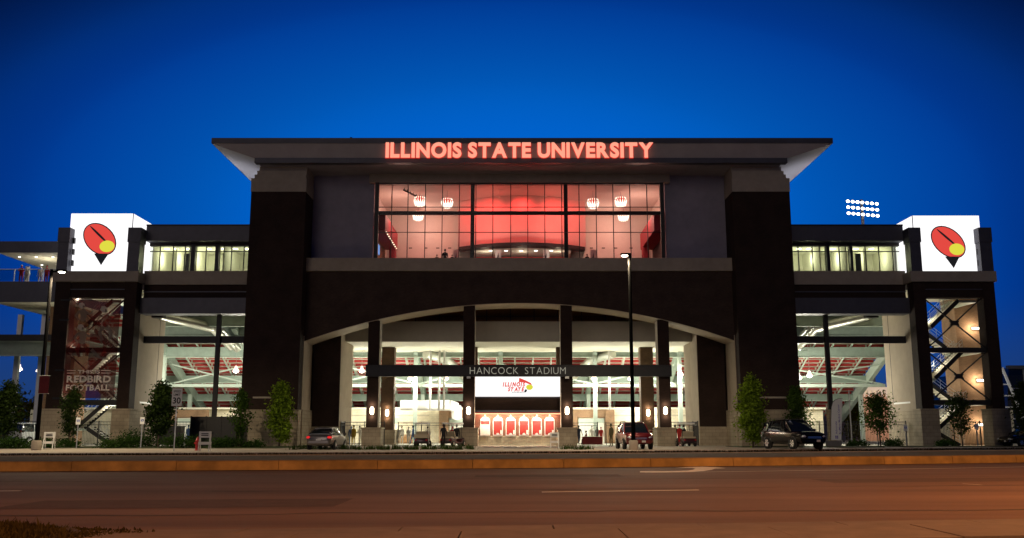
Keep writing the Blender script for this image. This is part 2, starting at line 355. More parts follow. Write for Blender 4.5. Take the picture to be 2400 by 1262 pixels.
def glyph(ch, size, depth=0.0, bold=0.0, shear=0.0):
    cu = bpy.data.curves.new('glyph', 'FONT'); cu.body = ch; cu.size = size; cu.extrude = depth/2; cu.offset = bold; cu.shear = shear; cu.resolution_u = 4
    ob = bpy.data.objects.new('glyph', cu); col.objects.link(ob)
    dg = bpy.context.evaluated_depsgraph_get(); me = bpy.data.meshes.new_from_object(ob.evaluated_get(dg))
    bpy.data.objects.remove(ob); bpy.data.curves.remove(cu)
    return me
def word_layout(text, size, bold=0.0, shear=0.0, track=0.06, space=0.32, xscale=1.0):
    out = []; x = 0.0; cache = {}
    for ch in text:
        if ch == ' ': x += space*size; continue
        if ch not in cache: cache[ch] = glyph(ch, size, 0.0, bold, shear)
        me = cache[ch]; xs = [v.co.x for v in me.vertices]; x0, x1 = min(xs), max(xs)
        out.append((ch, me, (x - x0*xscale))); x += (x1-x0)*xscale + track*size
    return out, x - track*size
def text_mesh(name, text, origin, width, height, material, parent, thick=0.0, bold=0.0, shear=0.0, track=0.06, space=0.32, rotz=0.0, vertical=False, flat=False):
    """a line of print as one mesh standing in the x-z plane, fitted to width x height, lower left at origin"""
    lay, w = word_layout(text, 1.0, bold, shear, track, space)
    zs = [v.co.y for _, me, _ in lay for v in me.vertices]; z0, z1 = min(zs), max(zs); kx = width/w; kz = height/(z1-z0)
    mb = MB()
    for ch, me, x in lay:
        pts = [((v.co.x+x)*kx, (v.co.y-z0)*kz) for v in me.vertices]
        if vertical: vs = [(origin[0]-b, origin[1], origin[2]+a) for a,b in pts]
        elif flat: vs = [(origin[0]+a, origin[1]+b, origin[2]) for a,b in pts]
        else: vs = [(origin[0]+a, origin[1], origin[2]+b) for a,b in pts]
        mb.add(vs, [tuple(p.vertices) for p in me.polygons])
    return mb.build(name, material, parent, fix=False)
def letters(parent, text, x0, x1, z0, z1, y, depth, material, bold=0.02, track=0.05, space=0.30, halo=None, name='letter', rotz=0):
    """sign letters, one mesh per letter, fitted between x0..x1 and z0..z1, front face at y"""
    lay, w = word_layout(text, 1.0, bold, 0.0, track, space)
    zs = [v.co.y for ch, me, _ in lay for v in me.vertices if ch in 'ILTENHKMDA']; a0, a1 = min(zs), max(zs)
    kx = (x1-x0)/w; kz = (z1-z0)/(a1-a0)
    for ch, me, x in lay:
        for mm, dy, thick, nm in ((material, 0.0, depth, name),) + (((halo[0], depth*0.55, depth*0.4, 'halo'),) if halo else ()):
            src = me if nm == name else glyph(ch, 1.0, 0.0, bold+halo[1], 0.0)
            bm = bmesh.new(); bm.from_mesh(src)
            for v in bm.verts: v.co = Vector((x0 + (v.co.x+x)*kx, y+dy, z0 + (v.co.y-a0)*kz))
            ret = bmesh.ops.extrude_face_region(bm, geom=bm.faces[:])
            for v in [g for g in ret['geom'] if isinstance(g, bmesh.types.BMVert)]: v.co.y += thick
            bmesh.ops.recalc_face_normals(bm, faces=bm.faces)
            o0 = LOC.get(parent.name, (0,0,0))
            for v in bm.verts: v.co -= Vector(o0)
            m2 = bpy.data.meshes.new(nm); bm.to_mesh(m2); bm.free(); m2.materials.append(MATS[mm])
            ob = bpy.data.objects.new(nm, m2); col.objects.link(ob)
            if nm == name: ob.parent = parent; first = ob
            else: ob.parent = first

# ================================================================ GROUND, ROAD, MEDIAN, PAVEMENT
GZ = 0.10                                   # level of the pavement and the plaza
def clampx(f, lim=46.0):
    def g(x):
        if abs(x) <= lim: return f(x)
        s = lim if x > 0 else -lim; return f(s) + (x-s)*(f(s*1.001)-f(s*0.999))/(s*0.002)
    return g
near_edge = clampx(lambda x: 12.03 + 0.126*x + 0.0022*x*x)
turn_line = clampx(lambda x: 26.9 + 0.26*x + 0.0045*x*x)
median_front = clampx(lambda x: 31.76 + 0.235*x + 0.0035*x*x)
median_back = clampx(lambda x: 40.2 + 0.255*x + 0.0036*x*x)
pave_edge = clampx(lambda x: 55.6 + 0.30*x + 0.0036*x*x)
def strip(f0, f1, z0, z1, x0, x1, n, name, m, parent=None):
    mb = MB()
    for i in range(n):
        a = x0 + (x1-x0)*i/n; b = x0 + (x1-x0)*(i+1)/n
        mb.quad((a, f0(a), z0), (b, f0(b), z0), (b, f1(b), z1), (a, f1(a), z1))
    return mb.build(name, m, parent)
mb = MB(); mb.quad((-2500,-300,-0.06), (2500,-300,-0.06), (2500,4000,-0.06), (-2500,4000,-0.06))
structure(mb.build('ground', 'soil'))
structure(strip(lambda x: near_edge(x)-0.02, lambda x: median_front(x)+0.05, 0.0, 0.0, -90, 90, 90, 'road', 'asphalt'))
structure(strip(lambda x: median_back(x)-0.05, lambda x: pave_edge(x)+0.05, 0.0, 0.0, -90, 90, 60, 'far_road', 'asphalt_far_shaded'))
# near side: gutter slabs and the kerb top behind them, each slab its own piece
gut = structure(strip(lambda x: -12.0, lambda x: near_edge(x)-0.01, -0.03, -0.03, -40, 40, 20, 'near_verge', 'joint_dirt'))
random.seed(5)
def slab_row(fa, fb, z, L, x0, x1, name, m, parent, off, gap=0.018):
    x = x0 + off
    while x < x1:
        a, b = x+gap/2, x+L-gap/2; d = random.uniform(-0.004, 0.004); e = random.uniform(-0.006, 0.006)
        mb = MB(); p = [(a,fa(a)), (b,fa(b)+e), (b,fb(b)), (a,fb(a)+e)]
        mb.hexa([(q[0],q[1],-0.04) for q in p] + [(q[0],q[1],z+d+random.uniform(-0.002,0.002)) for q in p])
        mb.build(name, m, parent, bevel=0.006); x += L
slab_row(lambda x: near_edge(x)-0.70, lambda x: near_edge(x)-0.13, 0.016, 1.83, -9, 12, 'gutter_slab', 'gutter_concrete', gut, 0.35)
slab_row(lambda x: near_edge(x)-2.2, lambda x: near_edge(x)-0.78, 0.030, 1.83, -9, 12, 'apron_slab', 'gutter_concrete', gut, 1.1)
# median: painted kerb blocks and a worn top
med = structure(strip(lambda x: median_front(x)+0.16, lambda x: median_back(x)-0.16, 0.29, 0.29, -90, 90, 90, 'median', 'soil'))
x = -44.0
while x < 62:
    L = 3.05; a, b = x+0.008, x+L-0.008
    for f, s in ((median_front, 1), (median_back, -1)):
        if s < 0 and (x < -34 or x > 46): continue
        mb = MB(); z1 = 0.30 + random.uniform(-0.006, 0.006)
        pr = [(0.0, -0.05), (0.03, z1-0.05), (0.05, z1-0.02), (0.09, z1), (0.17, z1), (0.17, -0.05)]
        n = len(pr); vs = [(a, f(a)+s*d, z) for d,z in pr] + [(b, f(b)+s*d, z) for d,z in pr]
        mb.add(vs, [tuple(range(n)), tuple(range(2*n-1,n-1,-1))] + [(i,(i+1)%n,(i+1)%n+n,i+n) for i in range(n)])
        mb.build('kerb_stone', 'kerb_paint' if s > 0 else 'concrete', med)
    x += L
# pavement / plaza sheet with its kerb
structure(strip(lambda x: pave_edge(x)+0.15, lambda x: 79.0 if pave_edge(x) < 78 else pave_edge(x)+1.5, GZ, GZ, -120, 120, 120, 'pavement', 'concrete'))
mb = MB(); mb.quad((-120,78.9,GZ-0.004), (120,78.9,GZ-0.004), (120,190,GZ-0.004), (-120,190,GZ-0.004)); plaza = structure(mb.build('plaza', 'plaza_concrete'))
kb = structure(strip(lambda x: pave_edge(x)+0.10, lambda x: pave_edge(x)+0.24, GZ-0.03, GZ-0.03, -90, 90, 60, 'pavement_kerb', 'concrete'))
x = -46.0
while x < 66:
    L = 3.05; a, b = x+0.015, x+L-0.015; z1 = 0.13 + random.uniform(-0.012, 0.012); f = pave_edge
    mb = MB(); pr = [(0.0, -0.05), (0.025, z1-0.025), (0.05, z1), (0.19, z1), (0.19, -0.05)]; n = len(pr)
    vs = [(a, f(a)+d, z) for d,z in pr] + [(b, f(b)+d, z) for d,z in pr]
    mb.add(vs, [tuple(range(n)), tuple(range(2*n-1,n-1,-1))] + [(i,(i+1)%n,(i+1)%n+n,i+n) for i in range(n)])
    mb.build('kerb_stone', 'concrete', kb); x += L
# painted markings: thin sheets on the asphalt
def paint(name, pts, z=0.006, parent=None, m='road_paint'):
    mb = MB(); mb.add([(x,y,z) for x,y in pts], [tuple(range(len(pts)))]); return structure(mb.build(name, m))
p0, p1 = G(1270,1155), G(1640,1150); paint('lane_dash', [p0, p1, (p1[0],p1[1]+0.16), (p0[0],p0[1]+0.16)])
p0, p1 = G(-60,1153), G(44,1152); paint('lane_dash', [p0, p1, (p1[0],p1[1]+0.16), (p0[0],p0[1]+0.16)])
mb = MB(); n = 40
for i in range(n):
    a = 3.9 + i*22/n; b = 3.9 + (i+1)*22/n; mb.quad((a,turn_line(a),0.006), (b,turn_line(b),0.006), (b,turn_line(b)+0.12,0.006), (a,turn_line(a)+0.12,0.006))
structure(mb.build('lane_line', 'road_paint'))
arrow_px = [(1500,1105.5),(1500,1108.2),(1560,1108),(1620,1107),(1650,1105),(1668,1102),(1676,1099.4),(1702,1098.2),(1676,1095.8),(1646,1094.6),(1610,1096),(1582,1097.8),(1622,1098.0),(1630,1099.6),(1624,1102),(1608,1104.2),(1570,1105.2)]
mb = MB(); ap = [G(*p) for p in arrow_px]; mb.add([(x,y,0.007) for x,y in ap], [tuple(range(len(ap)))])
structure(mb.build('turn_arrow', 'road_paint'))
p0, p1 = G(2258,1135), G(2304,1138); paint('worn_marking', [p0, p1, (p1[0],p1[1]+0.14), (p0[0],p0[1]+0.10)])
# grit gathered along the median kerb, old patches and sealed cracks in the asphalt
rnd = random.Random(12); mb = MB(); n = 150; xs_ = [-40+100*i/n for i in range(n+1)]; ws_ = [0.12+0.30*abs(rnd.gauss(0,.6)) for _ in xs_]
for i in range(n):
    a, b = xs_[i], xs_[i+1]; mb.quad((a,median_front(a)-ws_[i],0.004),(b,median_front(b)-ws_[i+1],0.004),(b,median_front(b)+0.01,0.004),(a,median_front(a)+0.01,0.004))
structure(mb.build('gutter_grit', 'joint_dirt'))
for cx_, f0, d0, d1, L_ in ((-8.0, near_edge, 3.4, 5.3, 5.2), (7.5, near_edge, 9.2, 11.0, 7.5), (-1.0, near_edge, 13.2, 14.6, 4.0)):
    pts = [(cx_+L_*k/8, f0(cx_+L_*k/8)+d0+rnd.uniform(-.05,.05)) for k in range(9)] + [(cx_+L_*k/8, f0(cx_+L_*k/8)+d1+rnd.uniform(-.05,.05)) for k in range(8,-1,-1)]
    mb = MB(); mb.add([(x,y,0.004) for x,y in pts], [tuple(range(len(pts)))]); structure(mb.build('road_patch', 'asphalt_patch'))
for x0_, d0, L_ in ((-11, 2.2, 22), (-6, 7.6, 26), (-16, 12.0, 18), (1.5, 11.8, 20)):
    mb = MB(); w_ = 0.0; prev = None
    for k in range(61):
        x = x0_+L_*k/60; w_ += rnd.gauss(0,.06); y = near_edge(x)+d0+w_; h_ = 0.03+0.03*rnd.random()
        if prev: mb.quad((prev[0],prev[1]-prev[2],0.0045),(x,y-h_,0.0045),(x,y+h_,0.0045),(prev[0],prev[1]+prev[2],0.0045))
        prev = (x,y,h_)
    structure(mb.build('crack_seal', 'joint_dirt'))
# paver inserts set in the pavement before the ticket hall
for i, (xa, xb, ya, yb) in enumerate(((-2.2,0.4,72.0,76.5),(1.0,3.6,72.0,76.5),(-0.6,1.4,67.5,71.2))):
    mb = MB(); mb.quad((xa,ya,GZ+0.004),(xb,ya,GZ+0.004),(xb,yb,GZ+0.004),(xa,yb,GZ+0.004)); structure(mb.build('paving_insert', 'paver_dark'))
# planting beds beside the path
for xa, xb, ya, yb in ((-48,-34.5,66.2,75.5),(-29.5,-16.5,68,78.6),(-33.8,-30.5,69.5,77.5),(17.6,28.5,72.8,78.4),(29.2,46,76.2,79.5)):
    mb = MB(); mb.box(xa,xb,ya,yb,GZ-0.05,GZ+0.05); structure(mb.build('planting_bed', 'lawn'))

# ================================================================ CENTRAL HALL
CX = 0.75
hall = thing('stadium_hall', 'tall dark brick central hall with arched entrance and wide flared roof', 'building', (CX, 80.5, 0))
def part(mb, name, m, parent=hall, **k): return mb.build(name, m, parent, **k)
# big brick pillars with plinth and stepped capital
for xa, xb in ((-22.72,-17.95),(19.2,24.18)):
    sgn = -1 if xa < 0 else 1
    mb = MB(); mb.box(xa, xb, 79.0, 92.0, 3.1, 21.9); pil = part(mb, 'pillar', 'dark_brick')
    mb = MB(); mb.box(xa-0.10, xb+0.10, 78.88, 92.1, 0, 3.0); mb.box(xa-0.15, xb+0.15, 78.83, 92.1, 3.0, 3.12); part(mb, 'plinth', 'stone_block', pil)
    mb = MB(); mb.box(xa-0.03, xb+0.03, 78.94, 92, 21.9, 23.1); part(mb, 'capital', 'stone', pil)
    for k, (d, z0, z1) in enumerate(((0.20,23.1,23.45),(0.36,23.45,23.8),(0.52,23.8,24.22))):
        mb = MB(); mb.box(xa+d*(sgn<0)+0.04, xb-d*(sgn>0)-0.04, 79.0+0.12*k, 92, z0, z1); part(mb, 'capital_step', 'stone', pil)
    # thin lit reveal line low on the pillar
    mb = MB(); mb.box(xa+1.0, xb-1.0, 78.975, 78.999, 4.05, 4.20); part(mb, 'reveal_strip', 'stone', pil)
# arched brick wall
XA, XB = -17.95, 19.2; ACX, AZ, AR = 0.72, 12.27, 54.0
def arch(x): return AZ - (AR - math.sqrt(AR*AR - (x-ACX)**2))
def arch_strip(f0, f1, y0, y1, n=48, sides=True):
    mb = MB()
    for i in range(n):
        a = XA + (XB-XA)*i/n; b = XA + (XB-XA)*(i+1)/n
        mb.quad((a,y0,f0(a)), (b,y0,f0(b)), (b,y0,f1(b)), (a,y0,f1(a)))
        if sides:
            mb.quad((a,y1,f0(a)), (a,y1,f1(a)), (b,y1,f1(b)), (b,y1,f0(b)))
            mb.quad((a,y0,f1(a)), (b,y0,f1(b)), (b,y1,f1(b)), (a,y1,f1(a)))
            mb.quad((a,y0,f0(a)), (a,y1,f0(a)), (b,y1,f0(b)), (b,y0,f0(b)))
    return mb
awl = part(arch_strip(lambda x: arch(x)+0.05, lambda x: 15.1, 80.5, 83.7), 'arch_wall', 'dark_brick_lit', fix=False)
part(arch_strip(lambda x: arch(x)+0.05, lambda x: arch(x)+1.85, 80.42, 80.499), 'arch_ring', 'dark_brick_lit', awl, fix=False)
part(arch_strip(lambda x: arch(x), lambda x: arch(x)+0.048, 80.44, 83.72), 'arch_soffit', 'pale_stucco', awl, fix=False)
for x0, s in ((XA, 1), (XB, -1)):
    mb = MB(); mb.box(x0, x0+s*0.05, 80.3, 83.74, 3.1, arch(x0)+0.5); part(mb, 'arch_jamb', 'pale_stucco', awl)
    mb = MB(); mb.box(x0, x0+s*0.22, 80.0, 83.78, 0, 3.15); part(mb, 'jamb_plinth', 'stone_block', awl)
# sill band, recessed upper wall, header
mb = MB(); mb.box(-18.1, 19.35, 80.2, 82.2, 15.12, 16.26); part(mb, 'sill_band', 'stone')
mb = MB(); mb.box(XA, -12.45, 82.0, 82.6, 16.26, 24.3); part(mb, 'upper_wall', 'stucco')
mb = MB(); mb.box(13.80, XB, 82.0, 82.6, 16.26, 24.3); part(mb, 'upper_wall', 'stucco')
mb = MB(); mb.box(-12.85, 14.2, 81.45, 82.6, 23.42, 24.55); part(mb, 'window_header', 'stone')
mb = MB(); mb.box(XA, XB, 81.6, 82.65, 24.55, 25.6); part(mb, 'frieze', 'stucco')
# roof: upright front fascia that widens upwards, side eaves that flare out, dark metal edge
roof = part(MB().box(-22.0, 23.4, 78.6, 100, 25.3, 25.8), 'roof', 'dark_metal')
bx0, bx1, tx0, tx1 = -22.3, 23.85, -25.97, 27.73; yb, yt = 78.05, 77.75; zb, zt = 24.66, 25.88; YB = 101
mb = MB(); mb.hexa([(bx0,yb,zb),(bx1,yb,zb),(bx1,yb+0.1,zb),(bx0,yb+0.1,zb),(tx0,yt,zt),(tx1,yt,zt),(tx1,yt+0.1,zt),(tx0,yt+0.1,zt)]); part(mb, 'fascia_panel', 'roof_panel', roof)
mb = MB(); mb.box(bx0+0.02, bx1-0.02, yb-0.05, yb+0.6, 24.22, zb-0.002); part(mb, 'lower_edge', 'grey_metal', roof)
mb = MB(); mb.box(tx0-0.03, tx1+0.03, yt-0.08, YB, zt+0.002, zt+0.47); part(mb, 'top_edge', 'grey_metal', roof)
for bx, tx, s in ((bx0,tx0,1),(bx1,tx1,-1)):
    mb = MB(); mb.hexa([(bx,yb+0.11,zb-0.02),(bx+s*0.3,yb+0.11,zb-0.02),(bx+s*0.3,YB,zb-0.02),(bx,YB,zb-0.02),(tx,yt+0.11,zt-0.002),(tx+s*0.3,yt+0.11,zt-0.002),(tx+s*0.3,YB,zt-0.002),(tx,YB,zt-0.002)])
    part(mb, 'side_eave', 'soffit_white', roof)
for i in range(1, 24):       # standing seams on the fascia
    u = i/24; xa = bx0+(bx1-bx0)*u; xb = tx0+(tx1-tx0)*u
    mb = MB(); mb.beam((xa,yb-0.004,zb), (xb,yt-0.004,zt), 0.03, 0.012, up=(0,1,0)); part(mb, 'seam', 'roof_panel', roof)
mb = MB(); mb.box(-22.0, 23.4, 78.7, 92, 24.20, 24.24); part(mb, 'soffit', 'stucco', roof)
mb = MB(); mb.tube((-14.35,80,26.3), (-14.35,80,27.15), 0.10, 8); tag(mb.build('roof_vent', 'dark_metal'), 'short dark vent pipe standing on the roof edge', 'vent pipe')
# room floor, side and back shell so that light stays inside
mb = MB(); mb.box(XA, XB, 83.75, 100, 15.3, 15.6); part(mb, 'floor_slab', 'stucco')
# columns under the arch with stone pedestals; second row behind
COLS = ((-12.44,-11.45),(-4.2,-3.22),(4.2,5.2),(12.6,13.58))
for xa, xb in COLS:
    xc = (xa+xb)/2
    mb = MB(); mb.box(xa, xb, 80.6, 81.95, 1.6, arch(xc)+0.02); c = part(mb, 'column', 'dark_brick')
    mb = MB(); mb.box(xa-0.32, xb+0.32, 80.28, 82.3, 0, 1.52); mb.box(xa-0.38, xb+0.38, 80.22, 82.36, 1.52, 1.66); part(mb, 'pedestal', 'stone_block', c)
    s = 1 if xc < CX else -1
    mb = MB(); xs = xb if s > 0 else xa; mb.box(xs, xs+s*0.012, 80.63, 81.95, 1.66, arch(xc)); part(mb, 'column_side', 'pale_stucco', c)
for xa, xb in ((-12.75,-11.5),(-4.6,-3.4),(4.35,5.55),(12.55,13.8)):
    mb = MB(); mb.box(xa, xb, 91.6, 92.9, 1.5, 9.55); c = part(mb, 'rear_column', 'tan_brick_backlit')
    mb = MB(); mb.box(xa-0.2, xb+0.2, 91.4, 93.1, 0, 1.5); part(mb, 'pedestal', 'stone_block', c)
# brick piers inside the jambs and their pale returns
for xa, xb in ((-17.75,-15.35),(16.6,19.0)):
    mb = MB(); mb.box(xa, xb, 83.76, 90.0, 1.75, 12.0); c = part(mb, 'pier', 'dark_brick')
    mb = MB(); mb.box(xa-0.04, xb+0.04, 83.7, 90.04, 0, 1.75); part(mb, 'pier_base', 'stone_block', c)
    s = 1 if xa < 0 else -1; xs = xb if s > 0 else xa
    mb = MB(); mb.box(xs, xs+s*0.04, 83.77, 90.2, 1.76, 12.0); part(mb, 'pier_return', 'pale_stucco', c)
# ceiling behind the arch, its front fascia and the clerestory over it
mb = MB(); mb.box(XA, XB, 86.0, 100.0, 9.5, 9.7); part(mb, 'hall_ceiling', 'ceiling_white')
mat('fascia_grey', (0.50, 0.48, 0.40), 0.85, var=0.06, scale=1.5)
mb = MB(); mb.box(XA, XB, 85.85, 86.0, 9.48, 11.35); part(mb, 'ceiling_fascia', 'fascia_grey')
cl = part(MB().box(XA, XB, 88.3, 88.5, 11.3, 15.3), 'clerestory_wall', 'wood')
mb = MB(); mb.box(XA, XB, 86.0, 88.3, 11.30, 11.35); part(mb, 'ledge', 'stucco')
for i in range(12):
    xx = -11.4 + i*2.25; mb = MB(); mb.box(xx-0.035, xx+0.035, 88.2, 88.3, 11.36, 13.2); part(mb, 'clerestory_mullion', 'grey_metal', cl)
mb = MB(); mb.box(XA, XB, 88.22, 88.3, 12.1, 12.16); part(mb, 'clerestory_rail', 'grey_metal', cl)

# ---------------------------------------------------------------- window wall of the lounge
GL, GR, GB_, GT, GY = -12.31, 13.65, 16.30, 23.38, 81.55
ww = part(MB().box(GL, GR, GY-0.06, GY+0.10, GB_-0.03, GB_+0.05), 'window_wall', 'mullion')
mxs = [GL+0.35] + [PX(p, 540, GY) for p in (917,955,996,1036,1076,1115,1155,1197,1237,1277,1317,1358,1398,1438,1478,1518)] + [GR-0.35]
tz = [GB_+0.05, PZ(545,GY), PZ(498,GY), PZ(486,GY), GT]
for x in mxs[1:-1]:
    mb = MB(); mb.box(x-0.035, x+0.035, GY-0.05, GY+0.08, GB_+0.05, GT); part(mb, 'mullion', 'mullion', ww)
for x in (PX(1107,540,GY), PX(1327,540,GY)):
    mb = MB(); mb.box(x-0.17, x+0.17, GY+0.10, GY+0.5, GB_, GT); part(mb, 'steel_post', 'black_steel', ww)
for x in (GL+0.18, GR-0.18):
    mb = MB(); mb.box(x-0.17, x+0.17, GY-0.07, GY+0.35, GB_, GT+0.05); part(mb, 'corner_post', 'black_steel', ww)
for z, h in ((tz[1],0.05),(tz[3],0.05),(GT-0.06,0.14)):
    mb = MB(); mb.box(GL+0.35, GR-0.35, GY-0.045, GY+0.07, z-h/2, z+h/2); part(mb, 'transom', 'mullion', ww)
mb = MB(); mb.box(GL, GR, GY+0.08, GY+0.45, tz[2]-0.16, tz[2]+0.12); part(mb, 'steel_beam', 'black_steel', ww)
rows = [tz[0], tz[1], tz[3], GT-0.1]
for i in range(len(mxs)-1):
    for j in range(3):
        a, b = mxs[i]+0.034, mxs[i+1]-0.034; c, d = rows[j]+0.026, rows[j+1]-0.026
        mb = MB(); mb.box(a, b, GY+0.005, GY+0.02, c, d); part(mb, 'pane', 'window_glass', ww)
for x in (GL+0.02, GR-0.02):
    mb = MB(); mb.box(x-0.008, x+0.008, GY+0.35, 82.0, GB_+0.05, GT-0.1); part(mb, 'pane', 'window_glass', ww)
# the lounge behind it
lg = part(MB().box(-13.0, 14.4, 82.65, 93.4, 15.62, 15.9), 'lounge_floor', 'maroon')
mb = MB(); mb.box(-13.0, 14.4, 82.65, 93.4, 23.44, 23.7); part(mb, 'lounge_ceiling', 'room_wall')
mb = MB(); mb.box(-13.0, 14.4, 93.0, 93.4, 15.9, 23.44); bw = part(mb, 'lounge_back_wall', 'room_wall')
for x, s in ((-13.0,1),(14.4,-1)):
    mb = MB(); mb.box(x, x+s*0.25, 82.65, 93.0, 15.9, 23.44); sw = part(mb, 'lounge_side_wall', 'room_wall')
    mb = MB(); mb.box(x+s*0.25, x+s*1.5, 82.8, 92.0, 19.3, 20.9); part(mb, 'bulkhead', 'room_red', sw)
    mb = MB(); mb.box(x+s*0.25, x+s*0.30, 82.8, 92.0, 15.9, 19.25); part(mb, 'panelling', 'wood' if s > 0 else 'room_dark', sw)
    mb = MB(); mb.box(x+s*0.9, x+s*1.5, 90.2, 91.2, 15.9, 19.3); part(mb, 'pilaster', 'room_red', sw)
    if s > 0:
        for i in range(9):
            mb = MB(); mb.ell((x+1.52, 83.4+i*0.95, 19.25), (0.065,0.065,0.065), 8, 6); part(mb, 'bulb', 'bulb_small', sw)
    mb = MB(); mb.box(x+s*0.32, x+s*0.38, 86.2, 87.5, 17.9, 18.8); part(mb, 'television', 'tv' if s > 0 else 'room_dark', sw)
for px in (962,998,1026,1054,1386,1414,1443,1479):
    xx = PX(px, 581, 93); mb = MB(); mb.box(xx-0.16, xx+0.16, 92.96, 92.99, PZ(582,93)-0.05, PZ(582,93)+0.05); part(mb, 'vent_grille', 'room_dark', bw)
# curved drum wall in the middle with a canopy over its doorway
DC = 0.95; 
def drum(x, dy=0.0): return 86.3 + 2.3*((x-DC)/6.2)**2 + dy
mb = MB(); n = 28
for i in range(n):
    a = DC-6.2+12.4*i/n; b = DC-6.2+12.4*(i+1)/n
    mb.quad((a,drum(a),18.75),(b,drum(b),18.75),(b,drum(b),23.43),(a,drum(a),23.43))
for s in (-1,1): mb.quad((DC+s*6.2,drum(DC+6.2),18.75),(DC+s*6.2,93,18.75),(DC+s*6.2,93,23.43),(DC+s*6.2,drum(DC+6.2),23.43))
dw = part(mb, 'drum_wall', 'room_wall')
mb = MB()
for i in range(n):
    a = DC-6.0+12.0*i/n; b = DC-6.0+12.0*(i+1)/n
    mb.hexa([(a,drum(a,-0.9),18.42),(b,drum(b,-0.9),18.42),(b,drum(b,0.3),18.42),(a,drum(a,0.3),18.42),(a,drum(a,-0.9),18.72),(b,drum(b,-0.9),18.72),(b,drum(b,0.3),18.72),(a,drum(a,0.3),18.72)])
part(mb, 'canopy', 'room_dark', dw)
mb = MB(); mb.box(DC-4.6, DC+4.6, 91.0, 91.2, 15.9, 18.4); part(mb, 'doorway_back', 'red_paint', dw)
mb = MB(); mb.box(DC-4.8, DC+4.8, 87.2, 92.9, 18.55, 18.7); part(mb, 'doorway_ceiling', 'room_white', dw)
for px in (1150,1186,1222,1256,1292):
    xx = PX(px,590,88.5); mb = MB(); mb.lathe([(0.16,0),(0.16,0.03)], (xx,88.6,18.51), 10); part(mb, 'ceiling_spot', 'downlight', dw)
for px in (1070,1168,1280,1390):
    xx = PX(px,597,86.0)
    mb = MB(); mb.box(xx-0.28, xx+0.28, 85.6, 85.66, 16.2, 18.05); bn = part(mb, 'display_panel', 'room_white', lg)
    mb = MB(); mb.add([(xx-0.2,85.58,16.9),(xx+0.02,85.58,16.9),(xx+0.02,85.58,17.8)], [(0,1,2)]); part(mb, 'panel_print', 'cloth_navy', bn, fix=False)
for px, y in ((1168,84.2),(1277,84.2)):
    xx = PX(px,450,y); mb = MB(); mb.lathe([(0.15,0),(0.22,0.05),(0.15,0.11)], (xx,y,22.75), 10); mb.tube((xx,y,22.85),(xx,y,23.44),0.015,6); part(mb, 'ceiling_fitting', 'room_white', lg)
for i in range(6):          # track of small spotlights on the ceiling
    xx = PX(945+i*4.5,0,85) ; mb = MB(); y = 83.4+i*0.55; mb.tube((-9.9+i*0.22,y,23.42),(-9.9+i*0.22,y,23.25),0.03,6); mb.tube((-10.0+i*0.22,y,23.25),(-9.75+i*0.22,y+0.1,23.12),0.085,8); part(mb, 'track_spot', 'room_dark', lg)
# light of the lounge: red wash on the drum, warm white in the room
for x in (-4.6, -2.2, 0.95, 4.1, 6.5):
    lamp('red_wash', 'SPOT', (x, 84.6, 22.9), 640, (1.0, 0.035, 0.03), hall, 0.2, rot=(R(52),0,0), spot=R(110), blend=0.9)
for x, y in ((-10.5,86),(-8.5,90.5),(10.0,90.5),(12.0,86)):
    lamp('room_light', 'POINT', (x, y, 21.3), 200, (1.0, 0.55, 0.43), hall, 0.5)
for x in (-2.0, 3.9): lamp('ceiling_wash', 'POINT', (x, 84.4, 21.0), 120, (1.0, 0.18, 0.13), hall, 0.4)
for x in (-2.6, 0.95, 4.5): lamp('doorway_light', 'POINT', (x, 89, 18.0), 30, (1.0, 0.8, 0.55), hall, 0.15)
for x in (-2.5, 0.95, 4.4): lamp('drum_fill', 'SPOT', (x, 83.6, 17.0), 170, (1.0, 0.88, 0.74), hall, 0.3, rot=(R(118),0,0), spot=R(95), blend=1.0)  # spots added without a fixture to whiten the lower drum

# ================================================================ SIGNS ON THE HALL
sg = thing('roof_sign', 'glowing red and pink capital letters across the roof fascia', 'sign', (CX, 77.7, 24.7))
letters(sg, 'ILLINOIS STATE UNIVERSITY', PX(904,352,77.7), PX(1531,352,77.7), PZ(370,77.7), PZ(334.5,77.7), 77.62, 0.16, 'letter_face', bold=0.040, track=0.075, space=0.28, halo=('letter_halo', 0.024))
sb = thing('entrance_sign_beam', 'dark steel beam with cut-out capital letters spanning the entrance columns', 'sign', (CX, 80.4, 6))
zb0, zb1 = PZ(882,80.3), PZ(857,80.3)
MB().box(-12.5, 13.65, 80.12, 80.5, zb0, zb1).build('beam', 'dark_metal', sb)
for z in (zb0-0.04, zb1-0.02): MB().box(-12.5, 13.65, 80.04, 80.56, z, z+0.06).build('flange', 'dark_metal', sb)
for x in (-3.7, 4.7):
    MB().box(x-0.15, x+0.15, 79.9, 80.3, zb0-0.22, zb0-0.045).build('bracket', 'galvanised', sb)
letters(sb, 'HANCOCK STADIUM', PX(1101,870,80.1), PX(1326,870,80.1), zb0+0.17, zb1-0.17, 80.105, 0.012, 'stencil_glow', bold=-0.008, track=0.16, space=0.55)  # letters glow in place of light shining through the cut-outs
